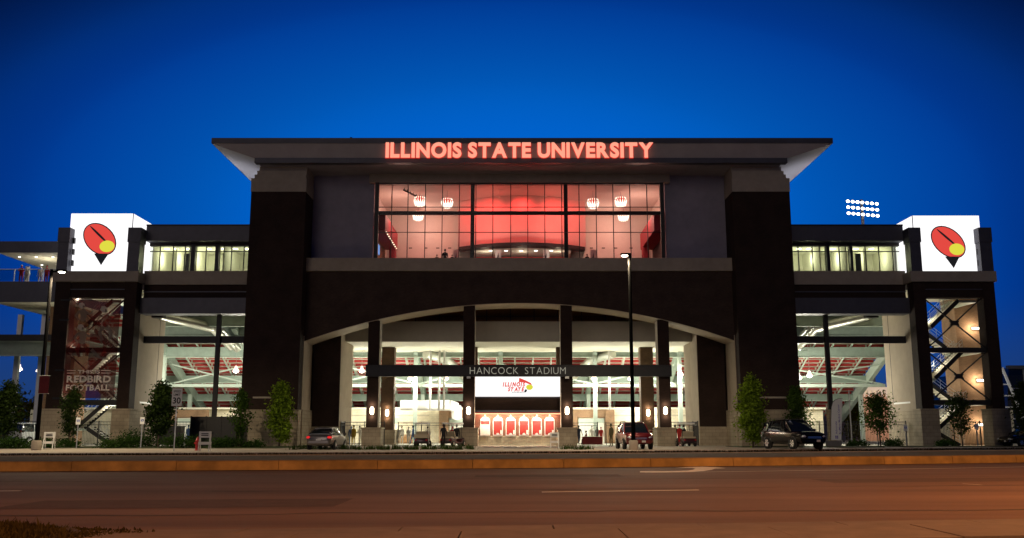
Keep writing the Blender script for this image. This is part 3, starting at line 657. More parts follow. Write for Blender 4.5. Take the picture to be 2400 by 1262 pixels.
# ticket hall between the middle columns with the lit screen above
led = thing('video_screen', 'bright white video screen showing a red and yellow team logo over the ticket windows', 'screen', (CX, 82.4, 4))
lx0, lx1, lz0, lz1 = PX(1113,905,82.3), PX(1314,905,82.3), PZ(930,82.3), PZ(879,82.3)
MB().box(lx0-0.06, lx1+0.06, 82.42, 82.75, lz0-0.12, lz1+0.06).build('housing', 'grey_metal', led)
MB().box(lx0, lx1, 82.40, 82.418, lz0, lz1).build('screen_face', 'screen_glow', led)
def flat_poly(name, pts, y, m, parent):
    mb = MB(); mb.add([(x,y,z) for x,z in pts], [tuple(range(len(pts)))]); return mb.build(name, m, parent, fix=False)
def lpx(l): return [P(x,y,82.38) for x,y in l]
y_ = 82.385
text_mesh('logo_word', 'ILLINOIS', (PX(1178,905,y_), y_, PZ(907,y_)), PX(1231,905,y_)-PX(1178,905,y_), PZ(896,y_)-PZ(907,y_), 'emblem_red', led, bold=0.055, shear=0.25)
text_mesh('logo_word', 'STATE', (PX(1190,905,y_), y_, PZ(918,y_)), PX(1229,905,y_)-PX(1190,905,y_), PZ(908,y_)-PZ(918,y_), 'emblem_red', led, bold=0.055, shear=0.25)
text_mesh('logo_word', 'REDBIRDS', (PX(1200,905,y_), y_, PZ(921.2,y_)), PX(1229,905,y_)-PX(1200,905,y_), PZ(918.8,y_)-PZ(921.2,y_), 'emblem_black', led, bold=0.02, shear=0.2)
flat_poly('logo_wedge', lpx([(1217,886),(1232,892),(1244,898),(1247,903),(1238,900),(1231,897),(1216,896)]), y_, 'emblem_red', led)
flat_poly('logo_disc', [(P(1241,908,y_)[0]+0.30*math.cos(t*math.pi/8), P(1241,908,y_)[1]+0.24*math.sin(t*math.pi/8)) for t in range(16)], y_, 'emblem_yellow', led)
flat_poly('logo_bar', lpx([(1231,913),(1236,914),(1233,920),(1228,920)]), y_-0.002, 'emblem_black', led)

masonry('pink_brick', (0.26, 0.085, 0.055), (0.21, 0.07, 0.045), (0.28, 0.16, 0.11), 0.215, 0.075)
tb = thing('ticket_booth', 'brick ticket hall front with six brightly lit arched sales windows', 'ticket booth', (CX, 83, 0))
tx0, tx1 = -3.4, 4.4; TY = 82.9
zt0 = PZ(966,82.6)
MB().box(tx0, tx1, 82.5, 83.4, zt0, lz0-0.12).build('upper_panel', 'dark_brick', tb)
MB().box(tx0, tx1, TY, TY+0.3, 0.95, zt0).build('wall', 'pink_brick', tb)
MB().box(tx0, tx1, TY-0.02, TY+0.32, 0, 0.95).build('base', 'cream_block', tb)
MB().box(tx0-0.03, tx1+0.03, 82.25, 82.95, zt0-0.03, zt0+0.14).build('awning', 'grey_metal', tb)
MB().box(tx0, tx1, 82.42, 82.88, zt0-0.22, zt0-0.05).build('awning_fascia', 'red_paint', tb)
MB().box(tx0+0.05, tx1-0.05, 82.36, 82.415, zt0-0.20, zt0-0.12).build('neon_tube', 'neon', tb)
zs = PZ(1021,TY); za = PZ(987,TY); 
for k, px in enumerate((1137,1167,1197,1228,1258,1288)):
    xc = PX(px,1000,TY); w = 0.44
    pts = [(xc-w,zs),(xc+w,zs),(xc+w,za)] + [(xc+w*math.cos(t*math.pi/10), za+0.34*math.sin(t*math.pi/10)) for t in range(1,10)] + [(xc-w,za)]
    mb = MB(); mb.prism_y(pts, TY-0.06, TY-0.005); wd = mb.build('ticket_window', 'white_paint', tb)
    iw = w-0.07
    MB().box(xc-iw, xc+iw, TY-0.075, TY-0.062, zs+0.06, za-0.02).build('blind', 'red_panel' if k != 0 else 'room_white', wd)
    if k == 0: MB().box(xc-iw, xc+iw, TY-0.085, TY-0.076, za-0.3, za-0.02).build('blind_head', 'red_panel', wd)
    mb = MB(); mb.add([(xc+0.14*math.cos(t*math.pi/8), TY-0.09, zs+0.06+0.16*math.sin(t*math.pi/8)) for t in range(9)], [tuple(range(9))]); mb.build('speaking_slot', 'white_paint', wd, fix=False)
    MB().box(xc+iw-0.16, xc+iw-0.02, TY-0.092, TY-0.078, zs+0.1, zs+0.46).build('notice', 'white_paint', wd)
    MB().box(xc-0.46, xc+0.46, TY-0.36, TY-0.065, zs-0.10, zs).build('counter', 'stone', wd)
    MB().box(xc-w, xc+w, TY-0.09, TY-0.07, za-0.03, za+0.01).build('head_bar', 'mullion', wd)
    MB().box(xc-0.05, xc+0.05, TY-0.40, TY-0.34, za+0.46, za+0.50).build('lamp_bar', 'bulb_warm', wd)
    lamp('window_lamp', 'POINT', (xc, TY-0.42, za+0.30), 55, (1.0, 0.78, 0.56), tb, 0.08)
    lamp('base_fill_lamp', 'POINT', (xc, TY-1.0, za-0.15), 42, (1.0, 0.84, 0.62), tb, 0.10)  # added lamp without fixture, brightening the base wall below the counters
# sconces: half round up-and-down lights on the columns
def sconce(x, y, z, label):
    t = thing('wall_sconce', label, 'wall lamp', (x, y, z), 'sconces on the entrance columns')
    mb = MB(); n = 10; vs = []
    for zz, r in ((-0.32,0.10),(-0.2,0.17),(0.2,0.17),(0.32,0.10)):
        for i in range(n+1): a = math.pi + math.pi*i/n; vs.append((x+r*math.cos(a), y+r*math.sin(a)*0.9, z+zz))
    fs = [(k*(n+1)+i, k*(n+1)+i+1, (k+1)*(n+1)+i+1, (k+1)*(n+1)+i) for k in range(3) for i in range(n)]
    mb.add(vs, fs); mb.build('shade', 'bulb_warm', t)
    MB().box(x-0.13, x+0.13, y-0.002, y+0.03, z-0.36, z+0.36).build('back_plate', 'mullion', t)
    for s in (-1, 1): lamp('sconce_light', 'POINT', (x, y-0.20, z+s*0.50), 16, (1.0, 0.74, 0.50), t, 0.08)
for (xa, xb), lb in zip(COLS, ('glowing sconce on the leftmost front entrance column', 'glowing sconce on the front column left of the ticket windows', 'glowing sconce on the front column right of the ticket windows', 'glowing sconce on the rightmost front entrance column')):
    sconce((xa+xb)/2, 80.57, PZ(963,80.5), lb)
sconce(-12.1, 91.57, PZ(968,91.5), 'glowing sconce on the left rear column behind the entrance')
sconce(13.2, 91.57, PZ(968,91.5), 'glowing sconce on the right rear column behind the entrance')
# lounge chandeliers: round basket shades of red loops with white tips
def chandelier(px, py, y, label):
    x, z = P(px, py, y); t = thing('chandelier', label, 'chandelier', (x, y, z), 'round red chandeliers in the lounge')
    mb = MB(); mb.lathe([(0.12,0.50),(0.38,0.40),(0.50,0.15),(0.50,-0.05)], (x,y,z), 16); mb.build('basket', 'chand_red', t, smooth=True)
    mb = MB()
    for k in range(14):
        a = 2*math.pi*k/14; c, s = math.cos(a), math.sin(a)
        for zz, r in ((0.32,0.46),(0.08,0.53)): mb.tube((x+c*r,y+s*r,z+zz-0.09),(x+c*r*1.02,y+s*r*1.02,z+zz+0.05),0.035,5)
    mb.build('loops', 'chand_white', t, kind='stuff')
    mb = MB()
    for k in range(14):
        a = 2*math.pi*k/14; c, s = math.cos(a), math.sin(a); mb.tube((x+c*0.5,y+s*0.5,z-0.02),(x+c*0.42,y+s*0.42,z-0.42),0.06,6,0.03)
    for k in range(8):
        a = 2*math.pi*k/8; c, s = math.cos(a), math.sin(a); mb.tube((x+c*0.28,y+s*0.28,z-0.1),(x+c*0.22,y+s*0.22,z-0.52),0.06,6,0.03)
    mb.build('glass_drops', 'chand_white', t, kind='stuff')
    MB().tube((x,y,z+0.45),(x,y,23.44),0.012,5).build('cord', 'mullion', t)
for a in ((984,472,85.0,'left outer red chandelier near the lounge glass'), (1048,476,84.5,'left inner red chandelier beside the red drum wall'), (980,506,91.2,'left red chandelier farthest back in the lounge'),
          (1390,477,84.5,'right inner red chandelier beside the red drum wall'), (1455,473,85.0,'right outer red chandelier near the lounge glass'), (1461,507,91.2,'right red chandelier farthest back in the lounge')): chandelier(*a)

# ================================================================ WINGS
def wing(side):
    L = side < 0
    xo = -32.5 if L else 34.75; xi = -22.75 if L else 24.2
    a, b = min(xo,xi), max(xo,xi)
    w = thing('stadium_wing', ('left' if L else 'right') + ' wing with lit office windows above an open bay of steelwork', 'building', ((a+b)/2, 82, 0))
    def q(mb, n, m, p=w, **k): return mb.build(n, m, p, **k)
    xw = (a, b)
    q(MB().box(a, b, 81.2, 96, 17.98, 19.35), 'parapet', 'grey_metal'); q(MB().box(a, b, 81.12, 81.6, 19.35, 19.47), 'coping', 'dark_metal')
    q(MB().box(a, b, 81.4, 82.6, 14.1, 15.32), 'sill_band', 'stone'); q(MB().box(a, b, 81.6, 82.6, 12.9, 14.1), 'spandrel', 'dark_brick')
    q(MB().box(a, b, 81.5, 81.6, 13.42, 13.52), 'ledge', 'grey_metal'); q(MB().box(a, b, 80.9, 82.4, 11.45, 12.85), 'box_beam', 'grey_metal', bevel=0.03)
    # office rooms
    rm = q(MB().box(a, b, 82.9, 88, 15.1, 15.36), 'office_floor', 'room_dark')
    q(MB().box(a, b, 82.9, 88, 17.95, 17.975), 'office_ceiling', 'room_white'); q(MB().box(a, b, 87.8, 88, 15.36, 17.95), 'office_back_wall', 'room_white')
    q(MB().box(a+0.02, a+0.1, 82.9, 87.8, 15.36, 17.95), 'office_end_wall', 'room_white'); q(MB().box(b-0.1, b-0.02, 82.9, 87.8, 15.36, 17.95), 'office_end_wall', 'room_white')
    cols = (322,345,374,405,433,448, 458,482,505, 513,542,571,590) if L else (1845,1872,1905,1937, 1944,1968,1992, 1998,2030,2061,2093,2131)
    posts = ((448,458),(505,513)) if L else ((1937,1944),(1992,1998))
    wz0, wz1 = 15.34, 17.94; ztr = PZ(590,82.3)
    ff = q(MB().box(a, b, 82.25, 82.45, wz0-0.02, wz0+0.06), 'window_band', 'mullion')
    q(MB().box(a, b, 82.24, 82.42, ztr-0.03, ztr+0.03), 'transom', 'mullion', ff); q(MB().box(a, b, 82.2, 82.6, 17.72, 17.98), 'window_head', 'room_dark', ff)
    xs = [PX(p, 610, 82.3) for p in cols]
    for p0, p1 in posts: q(MB().box(PX(p0,610,82.3), PX(p1,610,82.3), 82.1, 82.7, wz0, 17.97), 'post', 'dark_metal', ff)
    for i, (p, x) in enumerate(zip(cols, xs)):
        if any(p in pp for pp in posts) or x < a or x > b: continue
        q(MB().box(x-0.03, x+0.03, 82.25, 82.43, wz0+0.06, 17.72), 'mullion', 'mullion', ff)
    for i in range(len(xs)-1):
        if (cols[i], cols[i+1]) in posts: continue
        x0, x1 = max(xs[i], a+0.02)+0.03, min(xs[i+1], b-0.02)-0.03
        if x1 - x0 < 0.2: continue
        for z0, z1 in ((wz0+0.06, ztr-0.03), (ztr+0.03, 17.72)): q(MB().box(x0, x1, 82.33, 82.345, z0, z1), 'pane', 'room_glass', ff)
    # partitions, door, ceiling lights
    for p in ((418,462,540) if L else (1905,1965,2020,2075)):
        x = PX(p,610,85); q(MB().box(x-0.06, x+0.06, 82.95 if p not in (418,2020) else 84.4, 87.8, 15.36, 17.95), 'partition', 'room_white', rm)
    x = PX(441 if L else 2008, 610, 84); q(MB().box(x-0.25, x+0.25, 83.6, 83.68, 15.36, 17.3), 'dark_door', 'grey_metal', rm)
    for p in ((362,392,412,440,490,525,552,580) if L else (1895,1872,1953,2006,2042,2083,2098)):
        x = PX(p,583,84.6); q(MB().lathe([(0.24,0),(0.24,0.03)], (x,84.6,17.91), 12), 'ceiling_light', 'downlight', rm)
    xsl = ((-31.9,-30.2,-28.3,-26.5,-24.3) if L else (25.6,27.6,29.6,31.5,33.6))
    for x in xsl: lamp('office_light', 'POINT', (x, 85.0, 17.0), 62, (1.0, 0.98, 0.66), w, 0.3)
    # bay below: ceiling, slender post, mid rail, side wall of the bay
    q(MB().box(a-0.5, b+0.5, 82.5, 88.5, 12.3, 12.45), 'bay_ceiling', 'ceiling_white')
    q(MB().box(a-0.5, b+0.5, 88.5, 88.9, 11.2, 12.45), 'bay_beam', 'girder_steel')
    xp = PX(508 if L else 1941, 850, 82.0)
    q(MB().box(xp-0.18, xp+0.18, 81.9, 82.25, 0, 11.5), 'bay_post', 'black_steel')
    if not L: q(MB().box(xp-0.28, xp+0.28, 81.75, 82.4, 0, 3.2), 'post_casing', 'stone_block')
    q(MB().box(a-0.9 if L else a, b if L else b+0.9, 82.26, 82.55, 9.0, 9.62), 'bay_rail', 'black_steel')
    return w
wing(-1); wing(1)

# ================================================================ STAIR TOWERS
def tower(side):
    L = side < 0
    a, b = (-39.55,-32.5) if L else (34.75,41.8)
    pl, pr = (1.3, 1.05) if L else (1.05, 1.05)
    t = thing('stair_tower', ('left' if L else 'right') + ' open brick stair tower ' + ('behind a printed banner' if L else 'with steel cross braces in plain view'), 'tower', ((a+b)/2, 80, 0))
    def q(mb, n, m, p=t, **k): return mb.build(n, m, p, **k)
    for x0, x1 in ((a, a+pl), (b-pr, b)):
        po = q(MB().box(x0, x1, 80.0, 81.2, 3.2, 14.1), 'corner_post', 'dark_brick')
        q(MB().box(x0-0.25, x1+0.25, 79.75, 81.5, 0, 3.1).box(x0-0.3, x1+0.3, 79.7, 81.55, 3.1, 3.22), 'post_base', 'stone_block', po)
    q(MB().box(a-0.25, b+0.15, 79.75, 87, 14.1, 15.02), 'band', 'stone', bevel=0.03)
    q(MB().box(a+pl, b-pr, 80.1, 80.9, 12.72, 14.1), 'head_beam', 'dark_brick'); q(MB().box(a+pl, b-pr, 80.0, 80.1, 13.42, 13.5), 'ledge', 'grey_metal')
    # parapet posts framing the sign box
    for x0, x1 in ((a-0.1, a+0.95), (b-1.05, b+0.1)):
        cp = q(MB().box(x0+0.06, x1-0.06, 79.9, 81.0, 15.02, 17.6), 'parapet_post', 'grey_metal'); q(MB().box(x0, x1, 79.82, 81.1, 17.6, 18.9), 'parapet_cap', 'grey_metal', cp, bevel=0.02)
    # inner side wall towards the open bay, outer brick core behind
    xi = b if L else a; s = -1 if L else 1
    wl_ = q(MB().box(xi, xi+s*0.25, 81.2, 87.2, 3.1, 12.4), 'bay_side_wall', 'pale_stucco'); q(MB().box(xi-s*0.06, xi+s*0.3, 81.5, 87.25, 0, 3.1), 'side_wall_base', 'stone_block', wl_)
    q(MB().box(xi-s*0.02, xi, 82.3, 85.8, 3.75, 3.90), 'reveal_strip', 'white_paint', wl_)
    q(MB().box(xi-s*0.012, xi, 85.9, 85.98, 3.9, 12.3), 'joint', 'room_dark', wl_)
    xo0, xo1 = (PX(112,800,86.2), PX(178,800,86.2)) if L else (PX(2243,800,86.2), PX(2322,800,86.2))
    co = q(MB().box(xo0, xo1, 86.2, 89.0, 0, 13.9), 'brick_core', 'tan_brick')
    q(MB().box(a, b, 80.95, 89, 13.6, 14.08), 'tower_ceiling', 'ceiling_white')
    # stairs: front flights climb to the right, rear flights back
    xl, xr = a+pl+0.35, b-pr-0.9
    lv = [12.75, 9.6, 8.05, 5.55, 3.85, 1.45]      # right, left, right, left, right, left landings, then ground
    zl = [PZ(705,81.5), PZ(768,81.5), PZ(824,81.5), PZ(888,81.5), PZ(945,81.5), PZ(1004,81.5), GZ]
    for k in range(6):
        z0, z1 = zl[k+1], zl[k]; fr = (k % 2 == 0)
        y0, y1 = (81.35, 82.85) if fr else (83.3, 84.8)
        x0, x1 = (xl+0.5, xr-0.6) if fr else (xr-0.6, xl+0.5)       # low end x0, high end x1
        n = max(5, int((z1-z0)/0.18))
        fl = q(MB().beam((x0,y0,z0+0.02), (x1,y0,z1+0.02), 0.06, 0.34), 'stair_flight', 'black_steel')
        q(MB().beam((x0,y1,z0+0.02), (x1,y1,z1+0.02), 0.06, 0.34), 'stringer', 'black_steel' if k else 'painted_steel', fl)
        mb = MB()
        for i in range(n):
            u = (i+0.5)/n; xx = x0+(x1-x0)*u; zz = z0+(z1-z0)*(i+1)/n; d = abs(x1-x0)/n*0.55
            mb.box(xx-d, xx+d, y0+0.04, y1-0.04, zz-0.05, zz); mb.box(xx-d, xx-d+0.03, y0+0.04, y1-0.04, zz-(z1-z0)/n, zz-0.05)
        q(mb, 'treads', 'tread_white', fl, kind='stuff')
        mb = MB()
        for yy in (y0, y1):
            for h in (0.35, 0.65, 0.95): mb.tube((x0,yy,z0+h+0.1), (x1,yy,z1+h+0.1), 0.02, 5)
            for i in range(5): u = i/4; mb.tube((x0+(x1-x0)*u,yy,z0+(z1-z0)*u), (x0+(x1-x0)*u,yy,z0+(z1-z0)*u+1.05), 0.02, 5)
        q(mb, 'handrail', 'galvanised', fl, kind='stuff')
    for k in range(6):
        z = zl[k]; lx0, lx1 = ((xr-0.62, b-pr) if k % 2 == 0 else (a+pl, xl+0.52))
        ld = q(MB().box(lx0, lx1, 81.3, 84.9, z-0.2, z), 'landing', 'painted_steel')
        mb = MB()
        for h in (0.3,0.6,0.9,1.05): mb.tube((lx0,85,z+h),(lx1,85,z+h),0.02,5)
        for i in range(6): xx = lx0+(lx1-lx0)*i/5; mb.tube((xx,85,z),(xx,85,z+1.05),0.02,5)
        q(mb, 'landing_rail', 'galvanised', ld, kind='stuff')
    for zz in (zl[2], zl[4]):
        q(MB().box(a+pl, b-pr, 80.25, 80.6, zz-0.22, zz+0.22), 'cross_beam', 'black_steel')
    for za_, zb_ in ((12.7, zl[2]+0.2), (zl[2]-0.2, zl[4]+0.2)):
        xa, xb = a+pl, b-pr; xm, zm = (xa+xb)/2, (za_+zb_)/2
        br = MB().beam((xa,80.42,za_), (xb,80.42,zb_), 0.10, 0.10, up=(0,1,0)).beam((xa,80.44,zb_), (xb,80.44,za_), 0.10, 0.10, up=(0,1,0))
        bo = q(br, 'cross_brace', 'black_steel')
        q(MB().prism_y([(xm-0.42,zm-0.22),(xm-0.15,zm-0.2),(xm+0.15,zm-0.2),(xm+0.42,zm-0.22),(xm+0.3,zm),(xm+0.42,zm+0.22),(xm+0.15,zm+0.2),(xm-0.15,zm+0.2),(xm-0.42,zm+0.22),(xm-0.3,zm)], 80.36, 80.50), 'gusset', 'black_steel', bo)
    for zz in (3.0, 6.8, 10.6): lamp('stair_fill', 'POINT', ((a+b)/2+(0.8 if L else -1.2), 82.9, zz+0.4), 150, (1.0, 0.92, 0.70), t, 0.3)  # added fill lamps without fixtures, brightening the treads and the banner
    return t, a, b, pl, pr, zl
tL = tower(-1); tR = tower(1)
def wall_pack(px, py, y, w, label, en=55, dx=0.0):
    x, z = P(px, py, y); t = thing('wall_light', label, 'wall lamp', (x, y, z), 'wall lights of the stair towers')
    MB().box(x-w/2-0.04, x+w/2+0.04, y+0.04, y+0.12, z-0.14, z+0.14).build('housing', 'mullion', t)
    mb = MB(); mb.tube((x-w/2,y,z),(x+w/2,y,z),0.10,10); mb.build('tube', 'tube_light', t, smooth=40)
    lamp('wall_light_glow', 'POINT', (x+dx, y-0.35, z), en, (1.0, 0.80, 0.55), t, 0.15)
for a in ((175,703,81.3,0.7,'topmost wall light behind the printed banner'), (166,817,81.3,0.7,'middle wall light behind the printed banner'), (152,935,81.3,0.9,'lowest wall light under the printed banner')): wall_pack(*a, en=110, dx=0.5)
for a in ((2291,770,86.0,1.0,'topmost wall light on the right tower brick core'), (2303,892,86.0,1.0,'middle wall light on the right tower brick core'), (2306,996,86.0,0.9,'lowest wall light on the right tower brick core')): wall_pack(*a, en=120, dx=-0.5)
# glowing sign boxes on the towers; the team mascot is left out, a plain emblem in its colours stands there
def sign_box(side):
    L = side < 0
    a, b = (-39.05,-33.55) if L else (35.45,41.35); y0, y1 = 80.7, 90.0
    z1 = PZ(501,80.7) if L else PZ(506,80.7)
    t = thing('lit_sign_box', 'glowing white sign box with a red black and yellow emblem on the ' + ('left' if L else 'right') + ' tower', 'sign', ((a+b)/2, y0, 15.02), 'glowing sign boxes on the towers')
    MB().box(a, b, y0, y1, 15.03, z1).build('lit_shell', 'box_glow', t)
    xs = b if L else a
    MB().box(xs-0.03, xs+0.03, y0-0.012, y0+0.03, 15.05, z1).build('corner_trim', 'grey_metal', t)
    for i in range(3):
        xx = (a+0.55 if L else b-0.5); MB().box(xx-0.06, xx+0.06, y0-0.3, y0-0.05, 15.6+i*1.0, 16.1+i*1.0).build('clamp', 'black_steel', t)
    ex, ez = P(237 if L else 2227, 570 if L else 577, y0)
    S = 1.0
    def pl(pts): return [(ex+x*S, ez+z*S) for x,z in pts]
    # plain abstract emblem: slanted red bands, a black wedge and a yellow disc
    def el_(cx, cz, rx, rz_, rot, n=28): return [(ex+cx+rx*math.cos(k*2*math.pi/n)*math.cos(rot)-rz_*math.sin(k*2*math.pi/n)*math.sin(rot), ez+cz+rx*math.cos(k*2*math.pi/n)*math.sin(rot)+rz_*math.sin(k*2*math.pi/n)*math.cos(rot)) for k in range(n)]
    flat_poly('emblem_edge', el_(-0.15, 0.35, 1.72, 1.22, -0.75), y0-0.006, 'emblem_black', t)
    flat_poly('emblem_field', el_(-0.15, 0.35, 1.62, 1.12, -0.75), y0-0.012, 'emblem_red', t)
    flat_poly('emblem_wedge', pl([(-0.55,-0.95),(0.75,-0.95),(0.15,-2.0)]), y0-0.016, 'emblem_black', t)
    flat_poly('emblem_disc', el_(0.55, -0.30, 0.66, 0.52, 0.0), y0-0.020, 'emblem_yellow', t)
    flat_poly('emblem_stripe', el_(-0.25, 0.75, 1.15, 0.10, -0.75), y0-0.018, 'emblem_black', t)
sign_box(-1); sign_box(1)
# printed mesh banner on the left tower
scrim('banner_mesh', (0.075, 0.014, 0.013), 0.84); scrim('banner_white', (0.95, 0.90, 0.84), 0.97); scrim('banner_grey', (0.22, 0.20, 0.18), 0.7); scrim('banner_red', (0.26, 0.025, 0.02), 0.7); scrim('banner_tan', (0.26, 0.14, 0.06), 0.65); scrim('banner_pale', (0.55, 0.52, 0.48), 0.85)
bn = thing('printed_banner', 'tall translucent red banner with football print and white lettering on the left tower', 'banner', (-36.2, 79.9, 3))
by = 79.92; bx0_, bx1_ = -38.12, -33.75; bz0, bz1 = PZ(934,by), PZ(703,by)
mb = MB(); nx, nz = 8, 16
for i in range(nx):
    for j in range(nz):
        def w(i_, j_): return (bx0_+(bx1_-bx0_)*i_/nx, by+0.03*math.sin(i_*1.3+j_*0.7), bz0+(bz1-bz0)*j_/nz)
        mb.quad(w(i,j), w(i+1,j), w(i+1,j+1), w(i,j+1))
mb.build('mesh_sheet', 'banner_mesh', bn, smooth=True)
def bp(pts): return [(PX(x,y,by), PZ(y,by)) for x,y in pts]
def blob(cx, cy, rx, ry, rot=0, n=14, seed=0):
    rn = random.Random(seed); out = []
    for k in range(n):
        a = 2*math.pi*k/n; r = 1 + rn.uniform(-0.12,0.12); x, y = rx*r*math.cos(a), ry*r*math.sin(a); out.append((cx+x*math.cos(rot)-y*math.sin(rot), cy+x*math.sin(rot)+y*math.cos(rot)))
    return out[::-1]
def limb(pts, w):     # a bent limb as one outline
    L, Rr = [], []
    for k in range(len(pts)):
        a = pts[max(0,k-1)]; b = pts[min(len(pts)-1,k+1)]; dx, dy = b[0]-a[0], b[1]-a[1]; d = math.hypot(dx,dy) or 1; ww = w*(1-.25*k/(len(pts)-1))/2
        L.append((pts[k][0]-dy/d*ww, pts[k][1]+dx/d*ww)); Rr.append((pts[k][0]+dy/d*ww, pts[k][1]-dx/d*ww))
    return L + Rr[::-1]
figs = []
for ox, oy, sc, jersey, pant in ((192,717,1.0,'banner_grey','banner_tan'), (244,726,1.1,'banner_red','banner_grey'), (190,768,1.05,'banner_grey','banner_red')):
    def f(*p): return [(ox+x*sc, oy+y*sc) for x, y in p]
    figs += [(limb(f((0,9),(5,22),(2,38)), 17*sc), jersey), (limb(f((-5,12),(-14,24),(-6,34)), 6*sc), jersey), (limb(f((8,13),(19,20),(26,13)), 6*sc), jersey), (limb(f((0,36),(-9,50),(-3,66)), 9*sc), pant), (limb(f((5,37),(15,48),(13,64)), 9*sc), pant), (blob(ox,oy,7.5*sc,7*sc,0.2,16,3), 'banner_pale'), (f((3,-1),(8,1),(7,6),(2,5)), 'banner_grey')]
figs += [(limb([(215,820),(233,838),(255,842)], 8), 'banner_grey'), (limb([(247,806),(246,825),(236,836)], 9), 'banner_red')]
for k, (pts, m) in enumerate(figs):
    pp_ = bp(pts); area = sum(pp_[i][0]*pp_[(i+1)%len(pp_)][1]-pp_[(i+1)%len(pp_)][0]*pp_[i][1] for i in range(len(pp_)))
    flat_poly('print_figure', pp_ if area > 0 else pp_[::-1], by-0.045-0.0015*k, m, bn)
def bt(txt, x0, x1, yt, yb_, bold): text_mesh('banner_word', txt, (PX(x0,yb_,by), by-0.09, PZ(yb_,by)), PX(x1,yb_,by)-PX(x0,yb_,by), PZ(yt,by)-PZ(yb_,by), 'banner_white', bn, bold=bold, track=0.05)
bt('THIS IS', 183, 235, 868, 876, 0.012); bt('REDBIRD', 157, 260, 881, 897, 0.03); bt('FOOTBALL', 155, 257, 902, 916, 0.03)
for x0, x1 in ((158,178),(238,260)):
    for yy in (869,875): flat_poly('banner_rule', bp([(x0,yy+0.7),(x1,yy+0.7),(x1,yy-0.7),(x0,yy-0.7)]), by-0.09, 'banner_white', bn)
for z in (bz1-0.02, PZ(750,by), PZ(868,by), bz0):
    MB().beam((-39.0,80.05,z),(bx0_+0.02,by,z),0.12,0.16).build('arm', 'black_steel', bn)

# ================================================================ LEFT TERRACE (open deck beside the left tower)
tr = thing('terrace_deck', 'two level open terrace with lit canopy and glass rail beside the left tower', 'terrace', (-44, 86, 0))
def q(mb, n, m, p=tr, **k): return mb.build(n, m, p, **k)
TA, TB, TY0, TY1 = -46.6, -39.7, 83.0, 112.0
cn = q(MB().box(TA, TB, TY0, TY1, PZ(592,TY0), PZ(566,TY0)), 'canopy', 'grey_metal'); q(MB().box(TA+0.05, TB, TY0+0.1, TY1, PZ(592,TY0)-0.03, PZ(592,TY0)-0.002), 'canopy_soffit', 'ceiling_white', cn)
zc = PZ(592,TY0)-0.05
for i in range(4):
    for j in range(5):
        q(MB().lathe([(0.11,0),(0.11,0.03)], (TA+1.0+i*1.55, TY0+2.0+j*4.2, zc-0.015), 8), 'soffit_light', 'downlight', cn)
for j in range(3): lamp('canopy_light', 'POINT', (TA+3.2, TY0+3+j*7, zc-1.3), 110, (1.0,0.88,0.66), tr, 0.3)
zd0, zd1 = PZ(708,TY0), PZ(660,TY0)
dk = q(MB().box(TA, TB, TY0, TY1, zd0, zd1), 'deck', 'grey_metal'); q(MB().box(TA+0.05, TB, TY0+0.1, TY1, zd0-0.03, zd0-0.002), 'deck_soffit', 'ceiling_white', dk)
for x in (-46.3,-44.9,-43.6,-42.3,-41.0,-39.9): q(MB().box(x-0.03, x+0.03, TY0+0.1, TY0+0.16, zd1, zd1+1.1), 'rail_post', 'galvanised', dk)
q(MB().box(TA, TB, TY0+0.08, TY0+0.18, zd1+1.1, zd1+1.16), 'top_rail', 'galvanised', dk)
for x0, x1 in ((-46.3,-44.9),(-44.9,-43.6),(-43.6,-42.3),(-42.3,-41.0),(-41.0,-39.9)): q(MB().box(x0+0.05, x1-0.05, TY0+0.12, TY0+0.135, zd1+0.08, zd1+1.08), 'rail_pane', 'rail_glass', dk)
q(MB().tube((PX(66,620,90),90,zd1),(PX(66,620,90),90,zc),0.22,12), 'canopy_column', 'soffit_white', dk)
for px in (48,104): x = PX(px,760,92); q(MB().box(x-0.22,x+0.22,91.8,92.2,0,zd0-0.03), 'deck_column', 'galvanised')
q(MB().box(TA-6, TB, 84.6, 85.0, PZ(799,84.8), PZ(785,84.8)), 'edge_beam', 'black_steel')
q(MB().box(TA-6, TB, 86, 86.4, PZ(832,86), PZ(802,86)), 'girder', 'girder_steel')
q(MB().box(TA-6, TB, 85.9, 86.5, PZ(832,86)-0.08, PZ(832,86)), 'girder_flange', 'painted_steel')
q(MB().box(TA-6, TB+0.1, 86.5, 104, PZ(800,86), PZ(799,86)+0.1), 'lower_ceiling', 'girder_steel')

# ================================================================ GRANDSTAND STEELWORK seen through the openings
gs = thing('grandstand', 'raked steel underside of the seating with red panels and pale girders', 'grandstand', (1, 100, 0))
def q(mb, n, m, p=gs, **k): return mb.build(n, m, p, **k)
SX1 = 39.4; SX0 = 39.4-44*1.954; RY0, RZ0, DY, DZ = 92.4, 12.58, 0.80, 0.345
def rake(y): return RZ0 - (y-RY0)*DZ/DY
NR = 28; BW = 1.954; NB = 44
# whole stepped deck above (one joined sheet) that closes the stand from the sky
mb = MB()
for i in range(NR):
    y = RY0+i*DY; z = rake(y)+0.30
    mb.quad((SX0,y,z),(SX1,y,z),(SX1,y+DY,z),(SX0,y+DY,z)); mb.quad((SX0,y+DY,z-DZ),(SX1,y+DY,z-DZ),(SX1,y+DY,z),(SX0,y+DY,z))
q(mb, 'stepped_deck', 'tread_white', fix=False)
